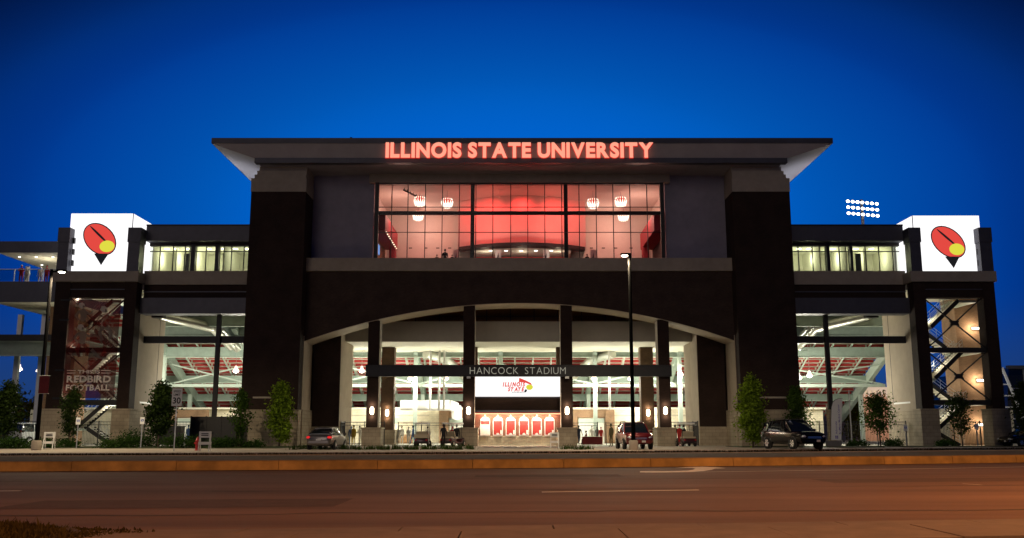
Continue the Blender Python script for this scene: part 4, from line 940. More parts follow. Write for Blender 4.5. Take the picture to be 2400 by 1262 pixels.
# red panels: the nearest and largest in view as single pieces, the rest joined
def in_view(xc, y, z):
    px = 1200 + FOCAL*xc/(y*math.cos(PITCH)+(z-EYE)*math.sin(PITCH))
    if 350 < px < 590 or 1850 < px < 2070: return 1
    if z < 9.4 and (812 < px < 1115 or 1310 < px < 1650): return 1
    return 0
cells = []
for i in range(NR):
    for j in range(NB):
        y = RY0+i*DY; xc = SX0+BW*(j+0.5)
        cells.append((-(in_view(xc, y, rake(y))), y, i, j, xc))
cells.sort()
pm = MB().box(-BW/2+0.10, BW/2-0.10, -0.02, 0.02, -0.14, 0.14); proto = None; rest = MB(); npan = 0
for v, y, i, j, xc in cells:
    z = rake(y)+0.13
    if v and npan < 300:
        if proto is None: proto = pm.build('red_panel', 'red_panel', gs); proto.location = (xc-1, y+DY-0.06-100, z); 
        else: share(proto, 'red_panel', gs, (xc-1, y+DY-0.06-100, z))
        npan += 1
    else: rest.box(xc-BW/2+0.10, xc+BW/2-0.10, y+DY-0.08, y+DY-0.04, z-0.14, z+0.14)
proto.data.transform(Matrix.Translation((1,100,0)))
q(rest, 'red_panels', 'red_panel', kind='stuff', fix=False)
# sloping joists between the panels
for j in range(NB+1):
    x = SX0+BW*j; q(MB().beam((x,RY0-0.3,rake(RY0-0.3)-0.10),(x,RY0+NR*DY,rake(RY0+NR*DY)-0.10),0.10,0.20), 'joist', 'painted_steel')
# raker girders on columns, cross girders, braces and pipes
for x in (-46.0,-36.2,-27.6,-18.8,-10.0,-1.2,8.6,17.4,26.2,39.2):
    rk = q(MB().beam((x,RY0,rake(RY0)-0.75),(x,RY0+NR*DY,rake(RY0+NR*DY)-0.75),0.45,1.0), 'raker', 'girder_steel' if x < 39 else 'painted_steel')
    for y in (97.5,106.0):
        if rake(y)-1.0 > 3: q(MB().box(x-0.2, x+0.2, y-0.2, y+0.2, 0, rake(y)-1.0), 'stand_column', 'painted_steel')
for y, h in ((93.6,0.9),(97.5,1.0),(103.5,0.75),(107.8,0.7)):
    q(MB().box(SX0, SX1, y-0.15, y+0.15, rake(y)-0.35-h, rake(y)-0.35), 'cross_girder', 'girder_steel')
    q(MB().box(SX0, SX1, y-0.25, y+0.25, rake(y)-0.43-h, rake(y)-0.35-h-0.002), 'girder_flange', 'painted_steel')
for z in (6.15,):
    q(MB().box(SX0, SX1, 99.2, 99.5, z-0.16, z+0.16), 'tie_beam', 'painted_steel')
xs = [-46.0,-36.2,-27.6,-18.8,-10.0,-1.2,8.6,17.4,26.2,39.2]
for i in range(len(xs)-1):
    q(MB().beam((xs[i],99.3,8.4),(xs[i+1],99.3,6.3),0.14,0.14), 'brace', 'painted_steel'); q(MB().beam((xs[i],99.4,6.3),(xs[i+1],99.4,8.4),0.14,0.14), 'brace', 'painted_steel')
for x in (-13.9,-8.3,-7.4,-6.9,5.4,9.9): q(MB().tube((x,95.5,3.5),(x,95.5,9.5),0.11,10), 'downpipe', 'white_paint')
for x0, x1 in ((-34.5,-26.0),(25.5,35.0)):
    s = 1 if x0 < 0 else -1; xa, xb = (x0+2.5, x1+0.5) if s > 0 else (x1-2.5, x0-0.5)
    for dy, dz in ((0,0),(2.2,0.2)):
        q(MB().path([(xa,84.5+dy,11.75+dz*0.2),(xa+s*3.2,89.5+dy,11.2),(xa+s*4.2,92.5+dy,9.6)], 0.42, 14), 'duct', 'duct_metal', smooth=40)
        q(MB().box(xa-0.55,xa+0.55,83.7+dy,84.4+dy,11.45,12.25), 'duct_grille', 'black_steel')
for s in (-1,1):       # ducts beside the entrance hall
    x = CX + s*9.6; q(MB().path([(x,96,9.2),(x-s*2.0,99.0,8.8),(x-s*4.4,103,6.6)], 0.45, 14), 'duct', 'duct_metal', smooth=40)
q(MB().path([(-11.8,100,4.1),(-6.6,100,4.1),(-5.9,100.3,3.9),(-5.9,101,2.9)], 0.55, 16), 'duct', 'soffit_white', smooth=40)
# concourse rooms under the stand
for bb in ((-53,-21,104.0),(20.7,34.2,104.0),(42.5,53,100.0)): q(MB().box(bb[0], bb[1], bb[2], bb[2]+.4, 0, 3.74), 'concourse_wall', 'cream_block')
cw = q(MB().box(-20.9, 20.6, 103.0, 103.4, 0, 3.75), 'concourse_wall', 'cream_block')
q(MB().box(SX0, 34.2, 102.9, 112, 3.76, 3.95), 'concourse_roof', 'ceiling_white')
for px in (1040,1395,620//1,): pass
for x in (-36.9,-33.5,-7.4,-3.4,6.6,10.6): q(MB().box(x-0.5, x+0.5, 102.4, 102.99, 0, 3.7), 'pilaster', 'tan_brick', cw)
for xa, xb in ((-36.4,-34.0),(-6.9,-3.9),(7.1,10.1)):
    q(MB().box(xa, xb, 102.6, 102.98, 2.85, 3.7), 'lintel', 'tan_brick', cw); q(MB().box(xa+0.1, xb-0.1, 102.75, 102.98, 0, 2.8), 'doorway', 'room_white', cw); q(MB().box(xa+0.1, xb-0.1, 102.70, 102.74, 2.3, 2.75), 'shutter_box', 'painted_steel', cw)
for x in (-13.0,-1.0,14.5): q(MB().box(x-0.6, x+0.6, 102.9, 102.99, 2.25, 2.85), 'menu_board', 'girder_steel', cw)
q(MB().box(26.6,28.1,103.9,103.99,2.3,2.95), 'menu_board', 'girder_steel', cw)
for xa, xb in ((-18,-9),(11,19),(-31,-24)): 
    for z in (2.4, 3.1): q(MB().box(xa, xb, 102.95, 102.995, z-0.03, z+0.03), 'wall_rail', 'stone', cw)
# counters with goods at the back of the concourse
for x0, x1 in ((-13,-9.5),(11.5,16)): q(MB().box(x0, x1, 101.3, 102.2, GZ, 1.05), 'counter', 'wood')

# ---------------------------------------------------------------- pendant lamps of the concourse
def pendant(x, y, z, label, top, en=230, colr=(1.0, 0.97, 0.80)):
    t = thing('pendant_lamp', label, 'lamp', (x, y, z), 'pendant lamps of the concourse')
    MB().lathe([(0.08,0.42),(0.12,0.34),(0.13,0.20),(0.30,-0.02),(0.33,-0.16),(0.31,-0.17),(0.27,-0.02),(0.10,0.16)], (x,y,z), 16).build('shade', 'chand_white', t, smooth=40)
    MB().ell((x,y,z-0.10), (0.24,0.24,0.18), 12, 8).build('bulb', 'bulb', t, smooth=True)
    MB().tube((x,y,z+0.4),(x,y,top),0.018,6).build('cord', 'galvanised', t)
    lamp('pendant_light', 'POINT', (x, y, z-0.45), en, colr, t, 0.25)
for px, py, y, top, lb in ((365,877,93,11.2,'pendant lamp nearest the banner tower in the left bay'), (553,868,93,11.2,'pendant lamp beside the left brick pillar in the left bay'),
        (848,868,96,9.5,'pendant lamp left of the leftmost entrance column'), (962,886,96,9.5,'pendant lamp under the sign beam, left of two'), (1045,886,96,9.5,'pendant lamp under the sign beam beside the video screen on its left'),
        (1392,886,96,9.5,'pendant lamp under the sign beam beside the video screen on its right'), (1478,886,96,9.5,'pendant lamp under the sign beam behind the tall lamp post'), (1595,876,96,9.5,'pendant lamp right of the rightmost entrance column'),
        (1872,884,91,11.2,'pendant lamp touching the right brick pillar edge'), (1897,879,95,11.2,'pendant lamp inside the right bay, right of two'),
        (45,864,95,7.8,'pendant lamp under the terrace, left of two'), (92,868,97,7.8,'pendant lamp under the terrace, right of two')):
    x, z = P(px, py, y); pendant(x, y, z, lb, top, 1150 if 800 < px < 1650 else 1000 if px > 300 else 90)
# added bare lamps low over the concourse floor, brightening its back wall and steelwork
for x, y in ((-13,100.5),(-4.5,99),(6,99),(14.5,100.5)): lamp('concourse_fill', 'POINT', (x, y, 3.4), 620, (1.0,0.95,0.78), gs, 0.4)
for x, y in ((-31,90),(-27,99.5),(29,90),(29,99.5)): lamp('concourse_fill', 'POINT', (x, y, 4.4), 800, (1.0,0.95,0.78), gs, 0.4)
# added uplights, put on the wing roofs to brighten the white side eaves
for x, tx_ in ((-27.2, -24.4), (28.6, 25.9)):
    t = thing('added_uplight', ('left' if x < 0 else 'right') + ' added roof uplight washing the white side eave', 'floodlight', (x, 86, 19.4), 'added uplights on the wing roofs')
    MB().box(x-.25, x+.25, 85.7, 86.3, 19.36, 19.6).build('housing', 'black_steel', t, bevel=.03); MB().box(x-.2, x+.2, 85.75, 86.25, 19.6, 19.62).build('lens', 'downlight', t)
    d = Vector((tx_-x, 0.3, 6.0)); lo = lamp('uplight', 'SPOT', (x, 86, 19.8), 520, (0.86, 0.84, 1.0), t, .2, spot=R(110), blend=.8); lo.rotation_euler = d.to_track_quat('-Z', 'Y').to_euler()

# ================================================================ TREES AND SHRUBS
def tree(x, y, h, r, seed, label, leaf='leaf', n=3200, name='young_tree', base=0.22, cone=0.75, leafsize=0.105, lean=0.0, group='young street trees', z0=GZ):
    rn = random.Random(seed); t = thing(name, label, 'tree', (x, y, z0), group, local=True)
    mb = MB(); top = Vector((lean+rn.uniform(-.1,.1), rn.uniform(-.1,.1), h*0.93)); pts = [Vector((0,0,-0.05)), Vector((rn.uniform(-.04,.04), 0, h*0.3)), Vector((lean*0.5, rn.uniform(-.06,.06), h*0.62)), top]
    mb.path(pts, [0.075*h/5, 0.06*h/5, 0.035*h/5, 0.008], 8)
    tips = []; nl = 22
    for k in range(nl):
        u = base + (0.92-base)*k/nl; p = pts[0].lerp(pts[1], u/0.3) if u < 0.3 else (pts[1].lerp(pts[2], (u-0.3)/0.32) if u < 0.62 else pts[2].lerp(pts[3], (u-0.62)/0.38))
        v = (u-base)/(1-base); prof = (0.45+1.6*v) if v < 0.28 else (1-(v-0.28)/0.72*cone)**1.0*0.95
        a = k*2.4 + rn.uniform(-.4,.4); L = r*prof*rn.uniform(0.75,1.12); d = Vector((math.cos(a), math.sin(a), rn.uniform(0.45,0.95))).normalized()
        e = p + Vector((d.x*L, d.y*L, d.z*L*0.75)); m = p.lerp(e, 0.55) + Vector((0,0,-0.03*L)); mb.path([p, m, e], [0.024*h/5, 0.014*h/5, 0.005], 5); tips.append((p, m, e, L))
    mb.build('trunk', 'bark', t, smooth=50)
    lb = MB()
    cl = []
    for p, m, e, L in tips:
        for s in range(5): f = rn.uniform(0.3,1.08); q_ = (p.lerp(m, f/0.55) if f < 0.55 else m.lerp(e, (f-0.55)/0.45)); cl.append((q_ + Vector((rn.gauss(0,.08),rn.gauss(0,.08),rn.gauss(0,.1)))*r, rn.uniform(0.12,0.27)*r))
    for s in range(8): cl.append((top + Vector((rn.gauss(0,.06),rn.gauss(0,.06),rn.uniform(-0.5,0.14))), 0.14*r))
    for k in range(n):
        c, rr = rn.choice(cl); p = c + Vector((rn.gauss(0,rr),rn.gauss(0,rr),rn.gauss(0,rr*0.85)))
        nrm = Vector((rn.gauss(0,1),rn.gauss(0,1),rn.gauss(0.5,1))).normalized(); ax = nrm.orthogonal().normalized(); ax.rotate(Matrix.Rotation(rn.uniform(0,6.28),3,nrm)); b = nrm.cross(ax)
        s = leafsize*rn.uniform(0.6,1.35); lb.add([p-ax*s, p+b*s*0.5, p+ax*s, p-b*s*0.5], [(0,1,2,3)])
    lb.build('crown', leaf, t, fix=False); return t
def T(px, topy, y, r, seed, label, **k):
    x, z = P(px, topy, y); return tree(x, y, z-GZ, r, seed, label, **k)
T(24, 892, 71, 1.25, 1, 'dark young tree at the left edge of the picture', leaf='leaf_dark', n=5500)
T(172, 905, 73, 1.05, 2, 'dark young tree before the printed banner tower', leaf='leaf_dark', n=2600)
T(380, 893, 73, 1.22, 3, 'full dark green young tree left of the speed sign', leaf='leaf_dark', n=6000, leafsize=0.12)
T(568, 908, 75.5, 1.0, 4, 'thin young tree at the left edge of the left brick pillar', leaf='leaf', n=1900)
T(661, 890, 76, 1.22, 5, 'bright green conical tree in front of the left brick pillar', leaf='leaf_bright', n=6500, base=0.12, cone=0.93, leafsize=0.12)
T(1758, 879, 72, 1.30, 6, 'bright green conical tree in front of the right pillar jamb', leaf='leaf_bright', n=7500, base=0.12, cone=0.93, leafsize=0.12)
T(1864, 900, 76, 1.15, 7, 'olive green tree before the right brick pillar behind the black car', leaf='leaf', n=4200, base=0.12, cone=0.93)
T(2056, 922, 77, 1.45, 8, 'loose open tree with bare lower trunk in the right bay', leaf='leaf', n=3300, base=0.30, cone=0.6)
T(2246, 918, 77, 1.25, 9, 'thin dark tree before the stairs of the right tower', leaf='leaf_dark', n=1900, base=0.25)
T(2394, 893, 75, 1.3, 10, 'dark tree cut by the right edge of the picture', leaf='leaf_dark', n=3200)
for k, (px, ty, y, r, lb) in enumerate(((20,930,120,3.2,'broad far tree with yellow lit leaves behind the left street lamp'), (90,944,128,3.6,'low far tree with yellow lit leaves beside the banner tower'), (-60,925,125,3.4,'far tree mostly outside the left edge'), (1996,932,124,1.8,'far tree with golden leaves beyond the right bay'))):
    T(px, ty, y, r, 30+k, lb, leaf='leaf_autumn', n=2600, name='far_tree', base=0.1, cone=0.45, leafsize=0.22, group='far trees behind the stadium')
def shrub(x, y, w, h, seed, label, leaf='leaf_shrub', n=900, z0=GZ+0.04):
    rn = random.Random(seed); t = thing('shrub', label, 'shrub', (x, y, z0), 'shrubs in the planting beds', local=True)
    mb = MB(); lb = MB()
    for k in range(7):
        a = rn.uniform(0,6.28); mb.path([(0,0,-0.05),(math.cos(a)*w*0.25,math.sin(a)*w*0.25,h*0.6)], [0.02,0.006], 5)
    mb.build('stems', 'bark', t, kind='stuff')
    cl = [(Vector((rn.uniform(-w/2,w/2)*0.85, rn.uniform(-w/2,w/2)*0.7, rn.uniform(0.15,0.8)*h)), 0.16*h+0.05) for _ in range(16)]
    for k in range(n):
        c, rr = rn.choice(cl); p = c + Vector((rn.gauss(0,rr*1.6),rn.gauss(0,rr*1.6),rn.gauss(0,rr))); p.z = max(0.02, p.z)
        nrm = Vector((rn.gauss(0,1),rn.gauss(0,1),rn.gauss(0.4,1))).normalized(); ax = nrm.orthogonal().normalized(); b = nrm.cross(ax); s = rn.uniform(0.05,0.10)
        lb.add([p-ax*s, p+b*s*0.5, p+ax*s, p-b*s*0.5], [(0,1,2,3)])
    lb.build('foliage', leaf, t, fix=False)
for k, (px, y, w, h, lb) in enumerate(((12,66.5,1.7,0.75,'low shrub at the left edge below the dark tree'),(48,67,1.7,0.7,'low shrub just left of the left lamp post'),(112,69.5,1.6,0.6,'low shrub behind the left folding sign stand'),(160,72,1.5,0.6,'low shrub at the foot of the banner tower'),
        (262,68.5,1.6,0.75,'low shrub right of the left parking sign'),(298,69.5,1.7,0.8,'low shrub left of the second parking sign'),(312,73,1.5,1.3,'taller round shrub before the bay side wall'),(348,74,1.3,1.0,'round shrub under the full dark tree'),
        (404,68.5,1.7,0.85,'low shrub just left of the speed sign'),(440,68.6,1.7,0.85,'low shrub between speed sign and hydrant'),(510,69.0,1.7,0.75,'low shrub right of the middle folding sign stand'),(545,69.5,1.7,0.7,'low shrub before the dark screened enclosure'),(592,70,1.6,0.5,'small shrub before the left pillar plinth'),
        (2010,77.5,1.4,0.45,'small shrub left of the loose open tree'),(2088,77.5,1.5,0.5,'small shrub right of the loose open tree'),(2215,78,1.3,0.45,'small shrub at the foot of the right tower stairs'))):
    shrub(PX(px,1040,y), y, w, h, 60+k, lb)
# tufts of grass along the pavement edge, and the rough verge at the lower left
def blades(name, m, spots, label, cat):
    mb = MB(); rn = random.Random(9)
    for x, y, z, h in spots:
        a = rn.uniform(0,6.28); w = 0.012+0.01*rn.random(); dx, dy = math.cos(a)*w, math.sin(a)*w; lx, ly = rn.gauss(0,.3)*h, rn.gauss(0,.3)*h
        mb.add([(x-dx,y-dy,z),(x+dx,y+dy,z),(x+dx*.6+lx*.5,y+dy*.6+ly*.5,z+h*.65),(x-dx*.6+lx*.5,y-dy*.6+ly*.5,z+h*.65),(x+lx,y+ly,z+h)], [(0,1,2,3),(3,2,4)])
    o = mb.build(name, m, fix=False, kind='stuff'); o['label'] = label; o['category'] = cat; return o
rn = random.Random(4); sp = []
for px in list(range(690,1110,13)) + list(range(1320,1400,16)):
    px += rn.uniform(-5,5); y = rn.uniform(62,66); x = PX(px,1050,y)
    for k in range(60): sp.append((x+rn.gauss(0,.16), y+rn.gauss(0,.16), GZ, rn.uniform(.12,.40)))
blades('grass_tufts', 'grass_green', sp, 'row of small green grass tufts along the pavement before the entrance', 'grass')
sp = []
for k in range(26000):
    x = rn.uniform(-7.6,-3.9); y = rn.uniform(9.6, 12.55)
    lim = -4.75 + 0.22*math.sin(y*3.0) + 0.12*math.sin(y*9.1) - max(0, y-11.2)*0.5
    if x > lim + rn.gauss(0,.16) or y > near_edge(x)+0.22+0.10*math.sin(x*2.7)+0.06*math.sin(x*7.3)+rn.gauss(0,.10): continue
    sp.append((x, y, 0.0, rn.uniform(.02,.08)*(1+0.6*math.sin(x*3.1+y*2.3))*(1 if rn.random() > .04 else 1.7)))
blades('verge_grass', 'grass_blade', sp, 'dry dark grass growing over the kerb at the lower left corner', 'grass')
mb = MB(); vp = [(-9,8.0),(-4.9,8.0),(-4.85,10.9),(-5.3,11.5),(-6.2,11.35),(-9,11.1)]; mb.prism_z(vp, -0.02, 0.05); structure(mb.build('verge_soil', 'soil'))
sp = []
for k in range(9000):
    x = rn.uniform(-44,44); y = pave_edge(x) - 0.02 - abs(rn.gauss(0,.10)); sp.append((x, y, 0.0, rn.uniform(.04,.15)))
blades('kerb_weeds', 'grass_blade', sp, 'ragged dark weeds along the far kerb line', 'weeds')

# ================================================================ VEHICLES
def loft(mb, secs, mi=0, closed=False):
    n = len(secs[0]); o = len(mb.v); mb.v.extend([tuple(p) for s in secs for p in s])
    for k in range(len(secs)-1):
        for i in range(n-1 if not closed else n): j = (i+1)%n; mb.f.append((o+k*n+i, o+k*n+j, o+(k+1)*n+j, o+(k+1)*n+i)); mb.mi.append(mi)
    mb.f.append(tuple(o+i for i in range(n-1,-1,-1))); mb.mi.append(mi); mb.f.append(tuple(o+(len(secs)-1)*n+i for i in range(n))); mb.mi.append(mi)
def wheel(t, x, y, r, w=0.22):
    s = 1 if y > 0 else -1
    ty = MB().lathe([(r*0.62,-w/2),(r*0.9,-w/2),(r,-w/2+0.04),(r,w/2-0.04),(r*0.9,w/2),(r*0.62,w/2)], (x,y,r), 20, axis='y').build('wheel', 'rubber', t, smooth=40)
    mb = MB(); yy = y+s*(w/2-0.02); mb.lathe([(r*0.64,-0.02),(r*0.64,0.02),(r*0.56,0.0)], (x,yy,r), 20, axis='y')
    for k in range(6): a = k*math.pi/3; mb.beam((x,yy+s*0.015,r),(x+math.cos(a)*r*0.6,yy+s*0.015,r+math.sin(a)*r*0.6),0.07,0.03,up=(0,1,0))
    mb.build('rim', 'rim', ty)
def car(name, label, cat, x, y, rz, paint, kind, z0=GZ):
    """local axes: +x is the car's nose, z up"""
    t = thing(name, label, cat, (x, y, z0), None, rz, local=True)
    if kind == 'sedan':
        L, W, H = 4.75, 1.80, 1.45; wr = 0.33; wb = (-1.42, 1.38)
        st = [(-2.36,.62,.42,.80,.84),(-2.28,.80,.30,.92,.98),(-1.9,.88,.24,.96,1.04),(-1.0,.90,.22,.95,.98),(0,.905,.22,.93,.95),(1.0,.90,.22,.91,.95),(1.7,.87,.23,.84,.88),(2.15,.80,.28,.74,.78),(2.34,.62,.40,.62,.66)]
        gh = [(-1.95,.74,.70,1.0,1.04),(-1.15,.80,.60,.97,1.38),(-.5,.82,.60,.95,1.45),(.2,.82,.60,.94,1.45),(.55,.81,.59,.93,1.41),(1.25,.78,.66,.93,.96)]
    elif kind == 'suv':
        L, W, H = 4.45, 1.82, 1.74; wr = 0.36; wb = (-1.33, 1.32)
        st = [(-2.20,.70,.50,.95,1.0),(-2.14,.84,.38,1.05,1.08),(-1.6,.90,.32,1.06,1.08),(0,.91,.30,1.04,1.06),(1.0,.905,.30,1.02,1.08),(1.75,.89,.32,.98,1.06),(2.10,.85,.36,.90,.98),(2.22,.72,.48,.78,.84)]
        gh = [(-2.08,.78,.64,1.06,1.12),(-1.85,.82,.66,1.06,1.62),(-1.2,.83,.66,1.05,1.72),(0,.83,.66,1.04,1.74),(.42,.83,.65,1.04,1.70),(1.12,.81,.70,1.05,1.09)]
    else:   # van
        L, W, H = 5.3, 2.0, 2.05; wr = 0.37; wb = (-1.7, 1.75)
        st = [(-2.62,.90,.55,1.2,1.25),(-2.55,.97,.42,1.25,1.28),(-1.5,1.0,.38,1.25,1.26),(0.8,1.0,.38,1.22,1.25),(1.9,.97,.4,1.12,1.18),(2.5,.92,.45,.98,1.05),(2.65,.78,.55,.85,.9)]
        gh = [(-2.58,.93,.82,1.26,1.95),(-2.45,.95,.84,1.26,2.03),(0,.97,.85,1.24,2.05),(.7,.96,.84,1.22,2.0),(1.75,.92,.8,1.18,1.22)]
    secs = []
    for sx, hw, zl, zb_, zt_ in st:
        half = [(0.0,zl),(hw*.80,zl),(hw*.95,zl+.09),(hw,(zl*.45+zb_*.55)),(hw*.985,zb_-.05),(hw*.93,zb_),(hw*.70,zt_-.008),(0,zt_)]
        secs.append([(sx,-a,b) for a,b in half] + [(sx,a,b) for a,b in reversed(half[1:-1])])
    mb = MB(); loft(mb, secs, closed=True); body = mb.build('body', paint, t, smooth=38)
    secs = []
    for sx, hb, hr, zb_, zr in gh:
        half = [(hb,zb_-.05),(hb*.99,zb_+.02),(hb*.6+hr*.4,zb_+(zr-zb_)*.5),(hr,zr-.06*(zr-zb_>.2)),(hr*.85,zr-.005),(0,zr+.012)]
        secs.append([(sx,-a,b) for a,b in half] + [(sx,a,b) for a,b in reversed(half[:-1])])
    mb = MB(); loft(mb, secs); mb.build('glazing', 'car_glass', t, smooth=38)
    ro = MB()                # roof skin over the flat run of the greenhouse
    rs = [g for g in gh if g[4] > H*0.93]; rr = []
    for sx, hb, hr, zb_, zr in rs: rr.append([(sx,-hr*1.01,zr-.075),(sx,-hr*.97,zr-.02),(sx,-hr*.8,zr+.014),(sx,0,zr+.026),(sx,hr*.8,zr+.014),(sx,hr*.97,zr-.02),(sx,hr*1.01,zr-.075)])
    loft(ro, rr); rf = ro.build('roof', paint, t, smooth=50)
    if kind == 'suv':
        for s in (-1,1): MB().path([(rs[0][0]+.15,s*.56,H-.01),(rs[0][0]+.25,s*.56,H+.06),(rs[-1][0]-.2,s*.56,H+.05),(rs[-1][0]-.08,s*.56,H-.02)], .022, 6).build('roof_rail', 'plastic_black', rf)
    for s in (-1,1):         # pillars
        for i, (sx, hb, hr, zb_, zr) in enumerate(gh):
            if i in (0, len(gh)-1):
                g2 = gh[1] if i == 0 else gh[-2]; MB().beam((sx,s*hb*.97,zb_),(g2[0],s*(g2[2]+.01),g2[4]-.05),.07,.05).build('pillar', paint, t)
        for sx in ((-.55,.45) if kind == 'sedan' else (-1.0,-.05) if kind == 'suv' else (0.2,-1.2)):
            g = min(gh, key=lambda g: abs(g[0]-sx)); MB().beam((sx,s*(g[1]+.005),g[3]-.02),(sx,s*(g[2]+.012),g[4]-.06),.07,.03).build('pillar', paint if kind == 'van' else 'plastic_black', t)
    for wx in wb:
        for s in (-1,1):
            MB().lathe([(wr+.075,-.02),(wr+.075,.012),(wr+.045,.02)], (wx,s*(W/2-.035),wr), 20, axis='y').build('wheel_arch', 'plastic_black', t)
            wheel(t, wx, s*(W/2-.085), wr)
    nose, tail = st[-1][0], st[0][0]
    zf = st[-1][3]; zr_ = st[0][3]
    for s in (-1,1):
        dx = -.23 if kind != 'van' else -.12
        MB().ell((nose-.09, s*W*.345, st[-1][3]-.02), (.11,.17,.09), 10, 6).build('headlight', 'lamp_glass', t, smooth=True)
        MB().ell((tail+.14, s*W*.375, zr_+.0), (.19,.17,.10 if kind != 'van' else .2), 10, 6).build('tail_light', 'tail_lit' if kind == 'sedan' and paint == 'car_silver' else 'tail_red', t, smooth=True)
        MB().ell((nose-.10, s*W*.33, st[-1][2]+.02), (.06,.08,.05), 8, 6).build('fog_light', 'lamp_glass', t, smooth=True)
        g = gh[-1]; MB().ell((g[0]-.30, s*(W/2+.08), g[3]+.09), (.07,.11,.075), 10, 6).build('mirror', paint if kind != 'van' else 'plastic_black', t, smooth=True)
    gm = MB(); gz0, gz1 = st[-1][2]+.16, zf-.01
    gm.box(nose-.06, nose+.012, -W*.25, W*.25, gz0, gz1); gr = gm.build('grille', 'plastic_black', t)
    for k in range(3): z = gz0+(gz1-gz0)*(k+.5)/3; MB().box(nose+.012, nose+.024, -W*.24, W*.24, z-.012, z+.012).build('grille_bar', 'chrome', gr)
    MB().box(nose-.10, nose+.03, -W*.36, W*.36, st[-1][2]-.06, st[-1][2]+.09).build('bumper', paint if kind != 'van' else 'plastic_black', t, bevel=.02)
    MB().box(tail-.03, tail+.12, -W*.37, W*.37, st[0][2]-.02, st[0][2]+.14).build('bumper', paint if kind != 'van' else 'chrome', t, bevel=.02)
    MB().box(tail-.045, tail-.03, -.16, .16, st[0][2]+.16 if kind != 'sedan' else st[0][2]+.17, st[0][2]+.25 if kind != 'sedan' else st[0][2]+.27).build('number_plate', 'white_paint', t)
    MB().box(nose+.03, nose+.04, .12, .36, st[-1][2]-.03, st[-1][2]+.09).build('number_plate', 'white_paint', t)
    MB().box(-.2, -.02, -W/2-.012, -W/2+.01, st[3][3]-.10, st[3][3]-.07).build('door_handle', 'chrome', t); MB().box(-.2, -.02, W/2-.01, W/2+.012, st[3][3]-.10, st[3][3]-.07).build('door_handle', 'chrome', t)
    return t
def at(px, y): return PX(px, 1040, y)
# silver sedan: tail to the camera, nose away to the right
car('parked_car', 'silver sedan seen from behind, parked before the left jamb', 'car', at(767,64), 64.0, R(87), 'car_silver', 'sedan')
car('parked_car', 'red sport utility car facing the road behind the tall lamp post', 'car', at(1481,66), 65.0, R(-87), 'car_red', 'suv').scale = (1.04, 1.06, 1.04)
car('parked_car', 'black sport utility car facing right before the right pillar', 'car', at(1858,64.5), 64.5, R(-74), 'car_black', 'suv').scale = (1.16, 1.12, 1.13)
car('parked_car', 'white van behind the left lamp post seen from the rear', 'van', at(84,92), 92, R(70), 'car_white', 'van')
car('parked_car', 'dark car cut off by the right edge of the picture', 'car', at(2412,78), 78, R(-170), 'car_black', 'sedan')

def golf_cart(label, x, y, rz, kind='cargo'):
    t = thing('golf_cart', label, 'golf cart', (x, y, GZ), 'golf carts by the entrance', rz, local=True)
    mb = MB(); secs = []
    for sx, hw, z0, z1 in ((-1.15,.42,.30,.58),(-1.10,.55,.24,.66),(-.4,.58,.22,.68),(-.35,.58,.22,.40),(.35,.56,.22,.36),(.55,.55,.24,.62),(1.0,.48,.28,.72),(1.18,.34,.34,.60)):
        half = [(0,z0),(hw*.9,z0),(hw,z0+.06),(hw,z1-.08),(hw*.85,z1),(0,z1)]; secs.append([(sx,-a,b) for a,b in half] + [(sx,a,b) for a,b in reversed(half[1:-1])])
    loft(mb, secs, closed=True); mb.build('body', 'cart_maroon', t, smooth=38)
    for wx in (-.78,.82):
        for s in (-1,1): wheel(t, wx, s*.52, .23, .18)
    MB().box(-.42,.02,-.52,.52,.62,.78).build('seat', 'seat_beige', t, bevel=.04); MB().beam((-.40,0,.80),(-.55,0,1.22),.98,.10,up=(1,0,0)).build('backrest', 'seat_beige', t, bevel=.03)
    MB().prism_z([(-.85,-.56),(.75,-.52),(.85,-.40),(.85,.40),(.75,.52),(-.85,.56),(-.95,.42),(-.95,-.42)], 1.80, 1.93).build('canopy', 'white_paint', t, bevel=.025)
    for s in (-1,1):
        MB().path([(.62,s*.50,.62),(.45,s*.50,1.0),(.50,s*.48,1.83)], .022, 7).build('post', 'black_steel', t); MB().path([(-.62,s*.50,.66),(-.75,s*.50,1.83)], .022, 7).build('post', 'black_steel', t)
    mb = MB(); c = Vector((.30,-.22,1.02)); n = 14; pts = [c + Vector((-.10*math.sin(2*math.pi*k/n), .17*math.cos(2*math.pi*k/n), .14*math.sin(2*math.pi*k/n))) for k in range(n+1)]; mb.path(pts, .013, 5); mb.tube(c, (.52,-.22,.68), .018, 6); mb.build('steering_wheel', 'plastic_black', t)
    if kind == 'cargo':
        mb = MB(); mb.box(-1.40,-.62,-.56,.56,.70,.74); mb.box(-1.40,-1.36,-.56,.56,.74,.98); mb.box(-1.36,-.62,-.56,-.52,.74,.98); mb.box(-1.36,-.62,.52,.56,.74,.98); mb.build('cargo_bed', 'seat_beige', t)
    else: MB().box(-1.12,-.62,-.50,.50,.66,.80).build('rear_seat', 'seat_beige', t, bevel=.04)
    MB().box(-1.21,-1.12,-.50,.50,.30,.40).build('bumper', 'plastic_black', t, bevel=.015)
    for s in (-1,1): MB().box(-1.17,-1.10,s*.44-.07,s*.44+.07,.50,.56).build('tail_light', 'tail_red', t); MB().ell((1.06,s*.34,.58),(.06,.08,.05),8,6).build('headlight', 'lamp_glass', t, smooth=True)
    return t
golf_cart('golf cart with beige cargo bed and white canopy left of the ticket windows', at(991,78.6), 78.6, R(88))
golf_cart('red golf cart beside two men in dark clothes', at(1062,79.0), 79.0, R(60), 'seat')
golf_cart('golf cart with cream canopy right of the rightmost entrance column', at(1608,79.2), 79.2, R(97), 'seat')

